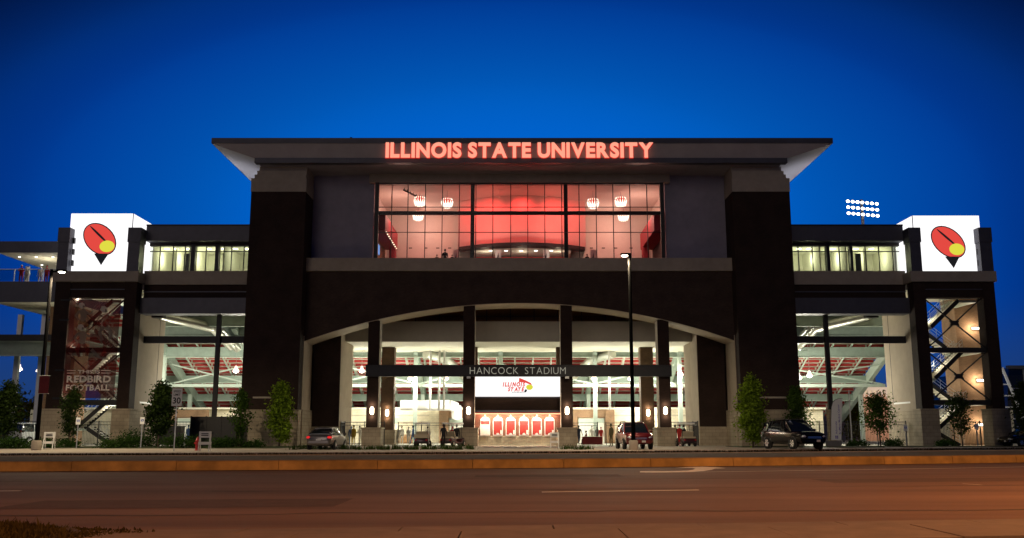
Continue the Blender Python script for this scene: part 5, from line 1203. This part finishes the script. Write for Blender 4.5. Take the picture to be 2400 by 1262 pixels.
# ================================================================ PEOPLE
def person(label, x, y, rz, top, legs, z0=GZ, h=1.75, pose='stand', hair='hair_dark', sleeve=True, hat=None, seed=0, group='people by the entrance'):
    """one continuous skinned body; local axes: faces +y"""
    t = thing('person', label, 'person', (x, y, z0), group, rz, local=True); rn = random.Random(seed)
    V, E, Rd, bone = [], [], [], []
    def v(p, r, parent=None, m=None):
        V.append(Vector(p)); Rd.append(r); i = len(V)-1
        if parent is not None: E.append((parent, i)); bone.append((parent, i, m))
        return i
    k = h/1.75; sit = pose == 'sit'; bend = 0.55 if pose == 'bend' else 0.08 if pose == 'lean' else 0.0
    hz = .96 if not sit else .62
    def up(d): return Vector((0, math.sin(bend)*d, math.cos(bend)*d))
    pel = v((0,0,hz), .125); hp = Vector((0,0,hz))
    sp_ = v(hp+up(.20), .118, pel, 'top'); ch = v(hp+up(.42), .135, sp_, 'top'); nk = v(hp+up(.54), .062, ch, 'skin'); hb_ = v(hp+up(.60), .055, nk, 'skin')
    step = {'walk': .24, 'stand': .03}.get(pose, .02)
    for s in (-1,1):
        if sit: hipv = v((s*.10,.02,hz-.03), .085, pel, 'legs'); kn = v((s*.14,.42,hz+.0), .062, hipv, 'legs'); an = v((s*.14,.46,.09), .043, kn, 'legs')
        else:
            hipv = v((s*.095,0,hz-.09), .088, pel, 'legs'); kn = v((s*.105,.03+s*step*.55,.50), .062, hipv, 'legs'); an = v((s*.11,s*step-.03*(s<0)*(pose=='walk'),.09), .042, kn, 'legs')
        a = V[an]; v((a.x+s*.02,a.y+.15,.045), .036, an, 'shoe')
        shd = v(hp+up(.47)+Vector((s*.185,0,-.005)), .062, ch, 'top')
        arms = {'stand': ((.05,-.02,-.28),(.03,.06,-.24)), 'walk': ((.05,-s*.12,-.26),(.02,-s*.02+.10,-.22)), 'lean': ((.04,.14,-.24),(-.02,.22,-.04)), 'bend': ((.03,.12,-.26),(0,.16,-.2)), 'sit': ((.04,.10,-.25),(-.03,.23,-.05)), 'phone': ((.06,.05,-.27),(-.08,.14,.16))}
        ua, fa = arms[pose] if pose in arms else arms['stand']
        elb = v(V[shd]+Vector((s*ua[0],ua[1],ua[2])), .045, shd, 'top'); wr = v(V[elb]+Vector((s*fa[0],fa[1],fa[2])), .030, elb, 'top' if sleeve else 'skin')
        d = (V[wr]-V[elb]).normalized(); side = d.cross(Vector((s,0,0))); side = side.normalized() if side.length > .1 else Vector((0,1,0))
        pm_ = v(V[wr]+d*.065, .030, wr, 'skin')
        for f in range(4):
            o = side*(-.027+.018*f); L = (.062,.074,.070,.054)[f]; k1 = v(V[pm_]+d*.030+o, .0095, pm_, 'skin'); v(V[k1]+d*L*.8-Vector((s*.014,0,0))*(1), .0075, k1, 'skin')
        th = v(V[wr]+d*.040+side*.034, .011, wr, 'skin'); v(V[th]+d*.035+side*.014, .009, th, 'skin')
    me = bpy.data.meshes.new('body'); me.from_pydata(V, E, []); ob = bpy.data.objects.new('body', me); col.objects.link(ob)
    ob.modifiers.new('skin', 'SKIN'); sv = me.skin_vertices[0].data
    for i, r in enumerate(Rd): sv[i].radius = (r, r*(.78 if i in (0,sp_,ch) else 1.0)); sv[i].use_root = (i == 0)
    sv[pel].radius = (.155, .115); sv[sp_].radius = (.140,.105); sv[ch].radius = (.165,.115)
    ss = ob.modifiers.new('sub', 'SUBSURF'); ss.levels = 1
    dg = bpy.context.evaluated_depsgraph_get(); bm = bmesh.new(); em = bpy.data.meshes.new_from_object(ob.evaluated_get(dg)); bm.from_mesh(em); bpy.data.objects.remove(ob); bpy.data.meshes.remove(me)
    # head with jaw, brow, nose, ears
    hc = hp + up(.60) + Vector((0,.02,.125)); hm = MB(); hm.ell(hc, (.076,.096,.118), 12, 10); hm.ell(hc+Vector((0,.030,-.062)), (.056,.068,.062), 10, 6); hm.ell(hc+Vector((0,.100,-.012)), (.014,.022,.028), 6, 5)
    for s in (-1,1): hm.ell(hc+Vector((s*.078,-.004,-.008)), (.010,.022,.032), 6, 5)
    nb = len(bm.faces); vs = [bm.verts.new(p) for p in hm.v]
    hf = [bm.faces.new([vs[i] for i in f]) for f in hm.f]
    m2i = {'top':0,'legs':1,'skin':2,'shoe':3}; fin = set(hf)
    for f in bm.faces:
        if f in fin: f.material_index = 2; continue
        c = f.calc_center_median(); best, bi = 9, 0
        for a, b, m in bone:
            pa, pb = V[a], V[b]; ab = pb-pa; u = max(0, min(1, (c-pa).dot(ab)/max(ab.length_squared,1e-6))); d = (c-(pa+ab*u)).length - (Rd[a]*(1-u)+Rd[b]*u)
            if d < best: best, bi = d, m2i[m]
        if bi == 0 and c.z < hz-.02 and not sit and (c.x**2+c.y**2) < .045: bi = 1
        f.material_index = bi
    for f in bm.faces: f.smooth = True
    for vv in bm.verts: vv.co *= k
    em.clear_geometry(); bm.to_mesh(em); bm.free(); em.materials.clear()
    for m in (top, legs, 'skin', 'shoe'): em.materials.append(MATS[m])
    b = bpy.data.objects.new('body', em); col.objects.link(b); b.parent = t
    hr = MB(); hr.ell((hc+Vector((0,-.014,.030)))*k, (.086*k,.100*k,.104*k), 12, 8); ho = hr.build('hair' if not hat else 'cap', hair if not hat else hat, t, smooth=True)
    for s in (-1,1):
        MB().ell((hc+Vector((s*.030,.087,.008)))*k, (.012*k,.008*k,.008*k), 6, 4).build('eye', 'hair_dark', t)
    MB().box(-.024*k,.024*k,(hc.y+.088)*k,(hc.y+.098)*k,(hc.z-.064)*k,(hc.z-.056)*k).build('mouth', 'tail_red', t)
    return t
def who(px, y, rz, *a, **k): return person(a[0], at(px, y), y, R(rz), *a[1:], **k)
who(828, 87.0, 150, 'person in yellow shirt standing left of the leftmost entrance column', 'cloth_yellow', 'cloth_khaki', sleeve=False)
who(822, 88.5, 200, 'person in blue top just behind the yellow shirt', 'cloth_blue', 'cloth_denim', h=1.68)
who(843, 88.0, 70, 'person in white shirt leaning beside the yellow shirt', 'cloth_white', 'cloth_khaki', pose='lean', h=1.7)
who(933, 93.0, 180, 'person in white shirt leftmost behind the centre left fence', 'cloth_white', 'cloth_white', h=1.7)
who(941, 93.8, 160, 'person in pale shirt and grey shorts behind the centre left fence', 'cloth_white', 'cloth_grey')
who(957, 93.2, 200, 'person in white top and dark jeans behind the centre left fence', 'cloth_white', 'cloth_denim', h=1.66)
who(968, 93.0, 120, 'person in blue shirt walking behind the centre left fence', 'cloth_blue', 'cloth_khaki', pose='walk')
who(1002, 79.4, 0, 'driver in white shirt seated in the cargo golf cart', 'cloth_white', 'cloth_khaki', pose='sit', z0=GZ+.17)
who(1039, 77.2, 190, 'person in black walking before the red golf cart', 'cloth_black', 'cloth_black', pose='walk')
who(1070, 79.6, 170, 'person in black standing at the right end of the red golf cart', 'cloth_black', 'cloth_black')
who(1060, 80.6, 180, 'passenger in red shirt seated in the red golf cart', 'cloth_red', 'cloth_navy', pose='sit', z0=GZ+.2)
who(1357, 92.5, 200, 'man in navy suit walking between column and table', 'cloth_navy', 'cloth_navy', pose='walk', h=1.78)
who(1388, 96.0, 180, 'person in white shirt standing behind the red table', 'cloth_white', 'cloth_khaki')
who(1400, 95.0, 170, 'person in grey jacket standing behind the red table', 'cloth_grey', 'cloth_black', h=1.7)
who(1409, 93.5, 180, 'person in red shirt right of the red table', 'cloth_red', 'cloth_black', h=1.66)
who(1374, 91.0, 90, 'seated person in dark red beside the red table', 'maroon', 'maroon', pose='sit', z0=GZ, h=1.6)
who(1433, 76.0, 120, 'person in olive jacket standing beside the red car', 'cloth_olive', 'cloth_black', h=1.78)
who(1583, 80.5, 200, 'person in black left of the cream golf cart', 'cloth_black', 'cloth_khaki')
who(1594, 79.6, 210, 'person in red shirt beside the cream golf cart', 'cloth_red', 'cloth_denim', sleeve=False)
who(1606, 80.2, 100, 'person in black jacket leaning on the cream golf cart', 'cloth_black', 'cloth_black', pose='lean')
who(440, 84.0, 160, 'person in blue near the dark screened enclosure', 'cloth_blue', 'cloth_navy')
def where(px, y, z, rz, *a, **k): return person(a[0], PX(px, 620, y), y, R(rz), *a[1:], z0=z, **k)
for px, y, rz, lb, tp, lg_, ps, ht in ((52,84.6,200,'person in red shirt leaning at the terrace rail, leftmost','cloth_red','cloth_white','lean','cloth_white'),(66,85.4,170,'person in white seated look behind the terrace rail','cloth_white','cloth_khaki','stand',None),
        (97,85.2,190,'person in white cap behind the terrace rail','cloth_white','cloth_grey','stand','cloth_white'),(111,84.7,180,'person in red shirt at the terrace rail beside the tower','cloth_red','cloth_denim','stand',None)):
    where(px, y, zd1, rz, lb, tp, lg_, pose=ps, hat=ht, group='people on the terrace')
for px, lb, hh in ((1024,'dark figure left of the standing guest behind the lounge glass',1.35),(1043,'standing guest in dark clothes behind the lounge glass',1.85),(1060,'dark figure right of the standing guest behind the lounge glass',1.35),(1376,'dark figure on the right side behind the lounge glass',1.4)):
    x = PX(px, 600, 84); person(lb, x, 84.0, R(180), 'cloth_black', 'cloth_black', z0=15.9, h=hh, group='guests in the lounge')

# ================================================================ STREET FURNITURE
def lamp_post(label, x, y, h, arm, en):
    t = thing('street_lamp', label, 'street lamp', (x, y, GZ), 'tall street lamps')
    z = GZ
    MB().lathe([(.30,0),(.30,.55),(.24,.62)], (x,y,z), 14).build('footing', 'concrete', t, smooth=40)
    MB().lathe([(.145,.6),(.135,1.0),(.10,h)], (x,y,z), 10).build('pole', 'bronze_pole', t, smooth=40)
    MB().beam((x,y,z+h-.15),(x+arm*.75,y-.1,z+h-.15),.09,.10).build('arm', 'bronze_pole', t)
    hx = x+arm*.95; MB().box(hx-.26,hx+.26,y-.30,y+.10,z+h-.17,z+h-.04).build('lamp_head', 'bronze_pole', t, bevel=.03)
    MB().ell((hx,y-.1,z+h-.19),(.22,.17,.08),12,6).build('lens', 'street_bulb', t, smooth=True)
    lamp('street_light', 'SPOT', (hx, y-.15, z+h-.45), en, (1.0, 0.80, 0.52), t, .2, spot=R(165), blend=.35)
x, y = G(1486,1056,GZ); y = 61.5; x = PX(1485,1050,y); lamp_post('tall dark lamp post in front of the red car', x, y, PZ(594,y)-GZ, -.35, 5200)
y = 60.0; x = PX(90,1050,y); zt_ = PZ(632,y); x = PX(118,720,y); lamp_post('tall dark lamp post by the left tower and terrace', x-.12, y, zt_-GZ, .75, 5200)
bs = thing('pole_banner', 'faded reddish banner panel hung on the left lamp post', 'banner', (x, 60, 4))
bx_, bz_ = P(103, 902, 59.75); MB().box(bx_-.30,bx_+.33,59.70,59.73,bz_-.55,bz_+.55).build('panel', 'maroon', bs)
for s in (-1,1): MB().tube((bx_-.34,59.72,bz_+s*.56),(bx_+.37,59.72,bz_+s*.56),.02,6).build('rod', 'galvanised', bs)
# sodium street lamps along the near side of the road, beyond both edges of the picture
def sodium(x, y, h, en, label):
    t = thing('sodium_lamp', label, 'street lamp', (x, y, 0), 'sodium lamps along the near side of the road')
    MB().lathe([(.12,0),(.11,1.0),(.07,h)], (x,y,0), 10).build('pole', 'galvanised', t, smooth=40)
    MB().path([(x,y,h),(x+.1,y+.7,h+.3),(x+.1,y+1.6,h+.35)], .045, 8).build('arm', 'galvanised', t)
    MB().box(x-.1,x+.3,y+1.5,y+2.2,h+.22,h+.42).build('lamp_head', 'galvanised', t, bevel=.03)
    MB().ell((x+.1,y+1.85,h+.22),(.14,.26,.08),10,6).build('lens', 'sodium_bulb', t, smooth=True)
    lamp('sodium_light', 'SPOT', (x+.1, y+1.85, h-.05), en, (1.0, 0.40, 0.11), t, .25, spot=R(166), blend=.10)
sodium(19.5, 12.5, 8.5, 17000, 'sodium street lamp beyond the right edge of the picture')
sodium(-2.0, -7.0, 9.0, 12500, 'sodium street lamp behind the viewpoint')
# stadium floodlight mast
fy = 175.0; fx, fz = P(2020, 490, fy)
fm = thing('floodlight_mast', 'floodlight mast with three rows of lit lamps above the right wing', 'floodlight', (fx, fy, 0))
MB().lathe([(.45,0),(.28,fz+1.8)], (fx,fy,0), 10).build('mast', 'soffit_white', fm, smooth=40)
for k in range(3):
    z = PZ(476+k*14, fy); dz = -.75
    MB().beam((fx-3.0,fy,z+.30),(fx+3.0,fy,z-.25),.18,.18).build('crossarm', 'galvanised', fm)
    for i in range(7):
        xx = fx-2.75+i*.92; zz = z+.27-.085*i; lp = MB().lathe([(.16,.30),(.33,.0),(.36,-.16)], (xx,fy-.25,zz), 10, axis='y').build('lamp', 'galvanised', fm)
        MB().ell((xx,fy-.42,zz-.05),(.33,.08,.28),8,6).build('lens', 'flood_bulb', lp, smooth=True)
# signs
def post_sign(label, x, y, h, w, hh, kind):
    t = thing('traffic_sign', label, 'sign', (x, y, GZ), None)
    z1 = GZ+h; MB().box(x-.03,x+.03,y+.02,y+.06,GZ-.02,z1).build('post', 'galvanised', t)
    MB().box(x-w/2,x+w/2,y,y+.012,z1-hh,z1).build('plate', 'white_paint', t, bevel=.004)
    yy = y-.004
    if kind == 'park':
        flat_poly('blue_square', [(x-.10,z1-hh*.62),(x+.10,z1-hh*.62),(x+.10,z1-hh*.30),(x-.10,z1-hh*.30)], yy, 'sign_blue', t)
        mb = MB(); mb.add([(x-.03+.03*math.cos(a*.785),yy-.003,z1-hh*.37+.03*math.sin(a*.785)) for a in range(8)], [tuple(range(8))]); mb.add([(x-.05,yy-.003,z1-hh*.56),(x+.05,yy-.003,z1-hh*.56),(x+.05,yy-.003,z1-hh*.45),(x-.03,yy-.003,z1-hh*.45)], [(0,1,2,3)]); mb.build('wheelchair_symbol', 'white_paint', t, fix=False)
    else:
        text_mesh('sign_text', 'SPEED', (x-.22,yy,z1-.24), .44, .13, 'sign_black', t, bold=.01); text_mesh('sign_text', 'LIMIT', (x-.20,yy,z1-.44), .40, .13, 'sign_black', t, bold=.01); text_mesh('sign_text', '30', (x-.24,yy,z1-.92), .48, .38, 'sign_black', t, bold=.02)
    return t
y = 57.5; xs_, zs_ = P(416, 911, y); post_sign('white speed limit sign reading thirty on a thin post', xs_, y, zs_-GZ, .62, 1.06, 'speed')
for px, py, y, lb in ((184,979,68,'disabled parking sign before the banner tower'),(334,978,68.5,'disabled parking sign before the left bay side wall'),(2122,996,77,'disabled parking sign before the right bay side wall'),(2288,993,77.5,'disabled parking sign before the right tower base')):
    xx, zz = P(px, py, y); post_sign(lb, xx, y, zz-GZ, .32, .50, 'park')
def sandwich(label, x, y, rz, s=1.0):
    t = thing('folding_sign_stand', label, 'sign stand', (x, y, GZ), 'folding sign stands', rz, local=True)
    for f, sg_ in ((0,-1),(1,1)):
        for sx in (-.30,.30): MB().beam((sx*s,sg_*.34*s,0),(sx*.92*s,sg_*.03*s,1.15*s),.05*s,.04*s).build('leg', 'white_paint', t)
        for u, hh in ((.84,.36),(.40,.16)):
            yy = sg_*(.34+(.03-.34)*u)*s; pa = MB().beam((-.33*s,yy+sg_*.035,1.15*u*s),(.33*s,yy+sg_*.035,1.15*u*s),.025,hh*s).build('board', 'white_paint', t)
            if f == 0 and u > .5:
                for k in range(2): MB().box(-.2*s,.2*s,yy-.064,yy-.055,(1.15*u+.02-.10*k)*s,(1.15*u+.07-.10*k)*s).build('print', 'sign_black', pa)
    return t
sandwich('folding white sign stand beside the left lamp post', at(115,63), 63, R(12), 1.0); sandwich('folding white sign stand beside the fire hydrant', at(480,57), 57, R(8), 1.02); sandwich('folding white sign stand before the ticket windows', at(1300,69), 69, R(-5), .98)
# fire hydrant
x, y = at(463,59.5), 59.5; fh = thing('fire_hydrant', 'red fire hydrant beside the folding sign stand', 'hydrant', (x, y, GZ))
MB().lathe([(.16,0),(.16,.05),(.12,.07),(.12,.55),(.15,.57),(.15,.62),(.11,.66),(.08,.76),(.03,.80),(.03,.85)], (x,y,GZ), 14).build('barrel', 'hydrant_red', fh, smooth=40)
for s in (-1,1): MB().tube((x+s*.10,y,GZ+.45),(x+s*.20,y,GZ+.45),.055,10).build('nozzle', 'hydrant_red', fh)
MB().tube((x,y-.10,GZ+.38),(x,y-.22,GZ+.38),.075,10).build('nozzle', 'hydrant_red', fh)
# screened enclosure and dark bin in the left bay
x0, x1 = PX(447,1000,77.5), PX(553,1000,77.5); se = thing('screened_enclosure', 'black panelled enclosure before the left bay', 'enclosure', ((x0+x1)/2, 78, GZ))
zt_ = PZ(977,77.5)
n = 3
for k in range(n): a = x0+(x1-x0)*k/n; b = x0+(x1-x0)*(k+1)/n; MB().box(a+.02,b-.02,77.5,77.56,GZ,zt_).build('panel', 'black_steel', se)
for k in range(n+1): a = x0+(x1-x0)*k/n; MB().box(a-.05,a+.05,77.46,77.6,GZ,zt_+.05).build('post', 'black_steel', se)
MB().box(x0,x0+.06,77.6,80,GZ,zt_).build('side_panel', 'black_steel', se); MB().box(x1-.06,x1,77.6,80,GZ,zt_).build('side_panel', 'black_steel', se)
xb_ = at(398,80); dbn = thing('dark_container', 'low dark container behind the full dark tree', 'container', (xb_, 80, GZ)); MB().box(xb_-1.0,xb_+1.0,79.5,80.6,GZ+.1,1.7).build('box', 'black_steel', dbn, bevel=.04); MB().box(xb_-1.05,xb_+1.05,79.45,80.65,1.7,1.78).build('lid', 'plastic_black', dbn, bevel=.02)
for s in (-.8,.8): MB().lathe([(.1,-.05),(.1,.05)], (xb_+s,79.6,GZ+.1), 10, axis='y').build('wheel', 'rubber', dbn)
# fences
def fence(label, p0, p1, h=2.1, z0=GZ, step=2.3, sp=.125):
    p0, p1 = Vector((*p0,0)), Vector((*p1,0)); d = p1-p0; L = d.length; c = (p0+p1)/2
    t = thing('iron_fence', label, 'fence', (c.x, c.y, z0), 'black picket fences round the concourse')
    n = max(1, round(L/step))
    for k in range(n+1): p = p0+d*k/n; MB().box(p.x-.04,p.x+.04,p.y-.04,p.y+.04,z0-.02,z0+h+.05).build('post', 'black_steel', t)
    for zz in (.15, h-.30, h-.05): MB().beam((p0.x,p0.y,z0+zz),(p1.x,p1.y,z0+zz),.035,.045).build('rail', 'black_steel', t)
    mb = MB(); m = int(L/sp)
    for k in range(1, m): p = p0+d*k/m; mb.box(p.x-.010,p.x+.010,p.y-.010,p.y+.010,z0+.06,z0+h)
    mb.build('pickets', 'black_steel', t, kind='stuff', fix=False)
fence('picket fence left of the leftmost entrance column', (-15.2,86.2), (-11.6,86.2)); fence('picket gate leaf standing open beside the left pier', (-15.2,84.2), (-15.2,86.2))
fence('picket fence between the leftmost column and the ticket windows', (-10.9,90.8), (-4.2,90.8)); fence('picket fence between the ticket windows and the red car', (5.4,90.8), (8.2,90.8))
fence('picket fence behind the red car', (9.0,90.8), (12.4,90.8)); fence('picket fence right of the rightmost entrance column', (13.8,86.4), (16.5,86.4)); fence('picket gate leaf standing open beside the right pier', (16.5,84.2), (16.5,86.4))
fence('picket fence across the left bay', (-32.2,83.0), (-27.0,83.0)); fence('picket fence across the left tower foot', (-38.0,82.2), (-33.7,82.2)); fence('picket fence left of the banner tower', (-52,79.5), (-39.9,79.5))
fence('picket fence across the right bay', (24.4,83.0), (34.5,83.0)); fence('picket fence across the right tower foot', (36.0,82.2), (40.6,82.2))
# table with dark red cloth, by the entrance
x, y = at(1388,91), 91; tbq = thing('cloth_table', 'table under a dark red cloth right of the ticket windows', 'table', (x, y, GZ))
mb = MB(); mb.hexa([(x-.95,y-.42,GZ+.02),(x+.95,y-.42,GZ+.02),(x+.95,y+.42,GZ+.02),(x-.95,y+.42,GZ+.02),(x-.9,y-.38,GZ+.76),(x+.9,y-.38,GZ+.76),(x+.9,y+.38,GZ+.76),(x-.9,y+.38,GZ+.76)]); mb.build('cloth', 'maroon', tbq, bevel=.02)
MB().box(x-.92,x+.92,y-.40,y+.40,GZ+.765,GZ+.785).build('top_runner', 'white_paint', tbq)
# feather flag
y = 74.5; ff0 = P(1952, 1046, y); t = thing('feather_flag', 'white feather flag with purple lettering before the right bay', 'flag', (ff0[0], y, GZ))
fl = [(1948,1032),(1948,985),(1949,955),(1952,944),(1958,938),(1966,935),(1974,935),(1973,960),(1972,1032)]
mb = MB(); mb.add([(PX(a,b,y), y, PZ(b,y)) for a,b in fl[::-1]], [tuple(range(len(fl)))]); mb.build('sail', 'white_paint', t, fix=False)
pp = [(1947.5,1050),(1947.5,985),(1948.3,957),(1951,944),(1957,938),(1966,934.5),(1975,935)]
MB().path([(PX(a,b,y), y+.015, max(GZ,PZ(b,y))) for a,b in pp], .022, 6).build('pole', 'black_steel', t)
MB().box(PX(1946,1045,y)-.25, PX(1972,1045,y), y-.1, y+.3, GZ, PZ(1034,y)).build('base_weight', 'cloth_grey', t)
mat('flag_purple', (0.16, 0.12, 0.45), 0.7)
zz0 = PZ(1018,y); text_mesh('flag_text', 'Advocate', (PX(1962,1000,y), y-.006, zz0), PZ(988,y)-zz0, .16, 'flag_purple', t, bold=.004, vertical=True)
text_mesh('flag_text', 'BroMenn Medical Center', (PX(1970,1000,y), y-.006, zz0), PZ(948,y)-zz0, .16, 'flag_purple', t, bold=.004, vertical=True)
cxp, czp = P(1961,1025,y); mb = MB()
for k in range(4): a = k*math.pi/2+.785; mb.box(cxp+math.cos(a)*.09-.05,cxp+math.cos(a)*.09+.05,y-.012,y-.008,czp+math.sin(a)*.09-.05,czp+math.sin(a)*.09+.05)
mb.build('flag_emblem', 'flag_purple', t)
# white pole tent leg and bundle in the right bay
x, y = at(1997,79), 79; wp = thing('white_pole', 'thin white pole on a low white block in the right bay', 'pole', (x, y, GZ)); MB().tube((x,y,GZ+.2),(x,y,PZ(915,y)),.05,8).build('shaft', 'white_paint', wp); MB().box(x-.45,x+.45,y-.3,y+.3,GZ,GZ+.32).build('block', 'white_paint', wp, bevel=.08)
# ================================================================ FAR BUILDINGS
pb = thing('far_hall', 'pinkish flat roofed hall seen far through the right bay', 'building', (52, 150, 0))
fy = 142.0; x0, x1 = PX(2012,950,fy), PX(2105,950,fy); z1 = PZ(908,fy)
MB().box(x0,x1,fy,fy+25,0,z1-1.1).build('wall', 'pink_wall', pb); MB().box(x0-.4,x1+.4,fy-.5,fy+25.5,z1-.5,z1).build('roof_edge', 'soffit_white', pb)
MB().box(x0+.3,x1-.3,fy+.2,fy+24,z1-1.1,z1-.5).build('clerestory', 'room_white', pb)
for k in range(7): xx = x0+1+(x1-x0-2)*k/6; MB().box(xx-.12,xx+.12,fy-.05,fy+.2,z1-1.6,z1-.5).build('pier', 'soffit_white', pb)
lamp('forecourt_light', 'POINT', (x0+3, fy-7, 5.5), 1500, (1.0,0.72,0.5), pb, .5)
gb = thing('far_glass_building', 'modern glazed building with slanted white frame at the right edge', 'building', (62, 104, 0))
fy = 104.0; x0, zt0 = P(2347, 862, fy); x1 = x0+18
def gx(u, v): return (x0-1.5+u, v)
MB().prism_y([(x0,0),(x1,0),(x1,zt0),(x0+1.0,zt0)], fy+.4, fy+20).build('body', 'dark_glass', gb)
MB().prism_y([(x0+.6,0),(x1,0),(x1,zt0-.3),(x0+1.4,zt0-.3)], fy+9, fy+9.3).build('inner_wall', 'room_dark', gb)
MB().beam((x0+.6,fy,zt0+.05),(x1,fy,zt0+.05),.5,.35).build('roof_edge', 'grey_metal', gb)
MB().beam((x0+.05,fy,zt0),(x0+5.2*.55,fy,.2),.25,.22).build('slanted_frame', 'white_paint', gb)
for k in range(6): z = zt0-.6-k*1.25; MB().beam((x0-.9,fy+.05,z),(x0+.25+k*.42,fy+.05,z),.12,.12).build('rung', 'white_paint', gb)
MB().beam((x0-.9,fy+.05,zt0-.2),(x0-.9,fy+.05,0),.15,.15).build('frame_post', 'white_paint', gb)
for k in range(8): xx = x0+2.6+k*1.9; MB().box(xx-.04,xx+.04,fy+.25,fy+.39,.1,zt0-.2).build('mullion', 'galvanised', gb)
for k in range(3): z = 1.9+k*2.1; MB().box(x0+1.2,x1,fy+.22,fy+.38,z-.04,z+.04).build('transom', 'galvanised', gb)
lamp('interior_light', 'POINT', (x0+6, fy+6, 4.5), 60, (1.0,0.75,0.45), gb, .4)
lamp('frame_light', 'POINT', (x0-3.5, fy-3.0, 6.5), 90, (0.95,0.95,1.0), gb, .4)
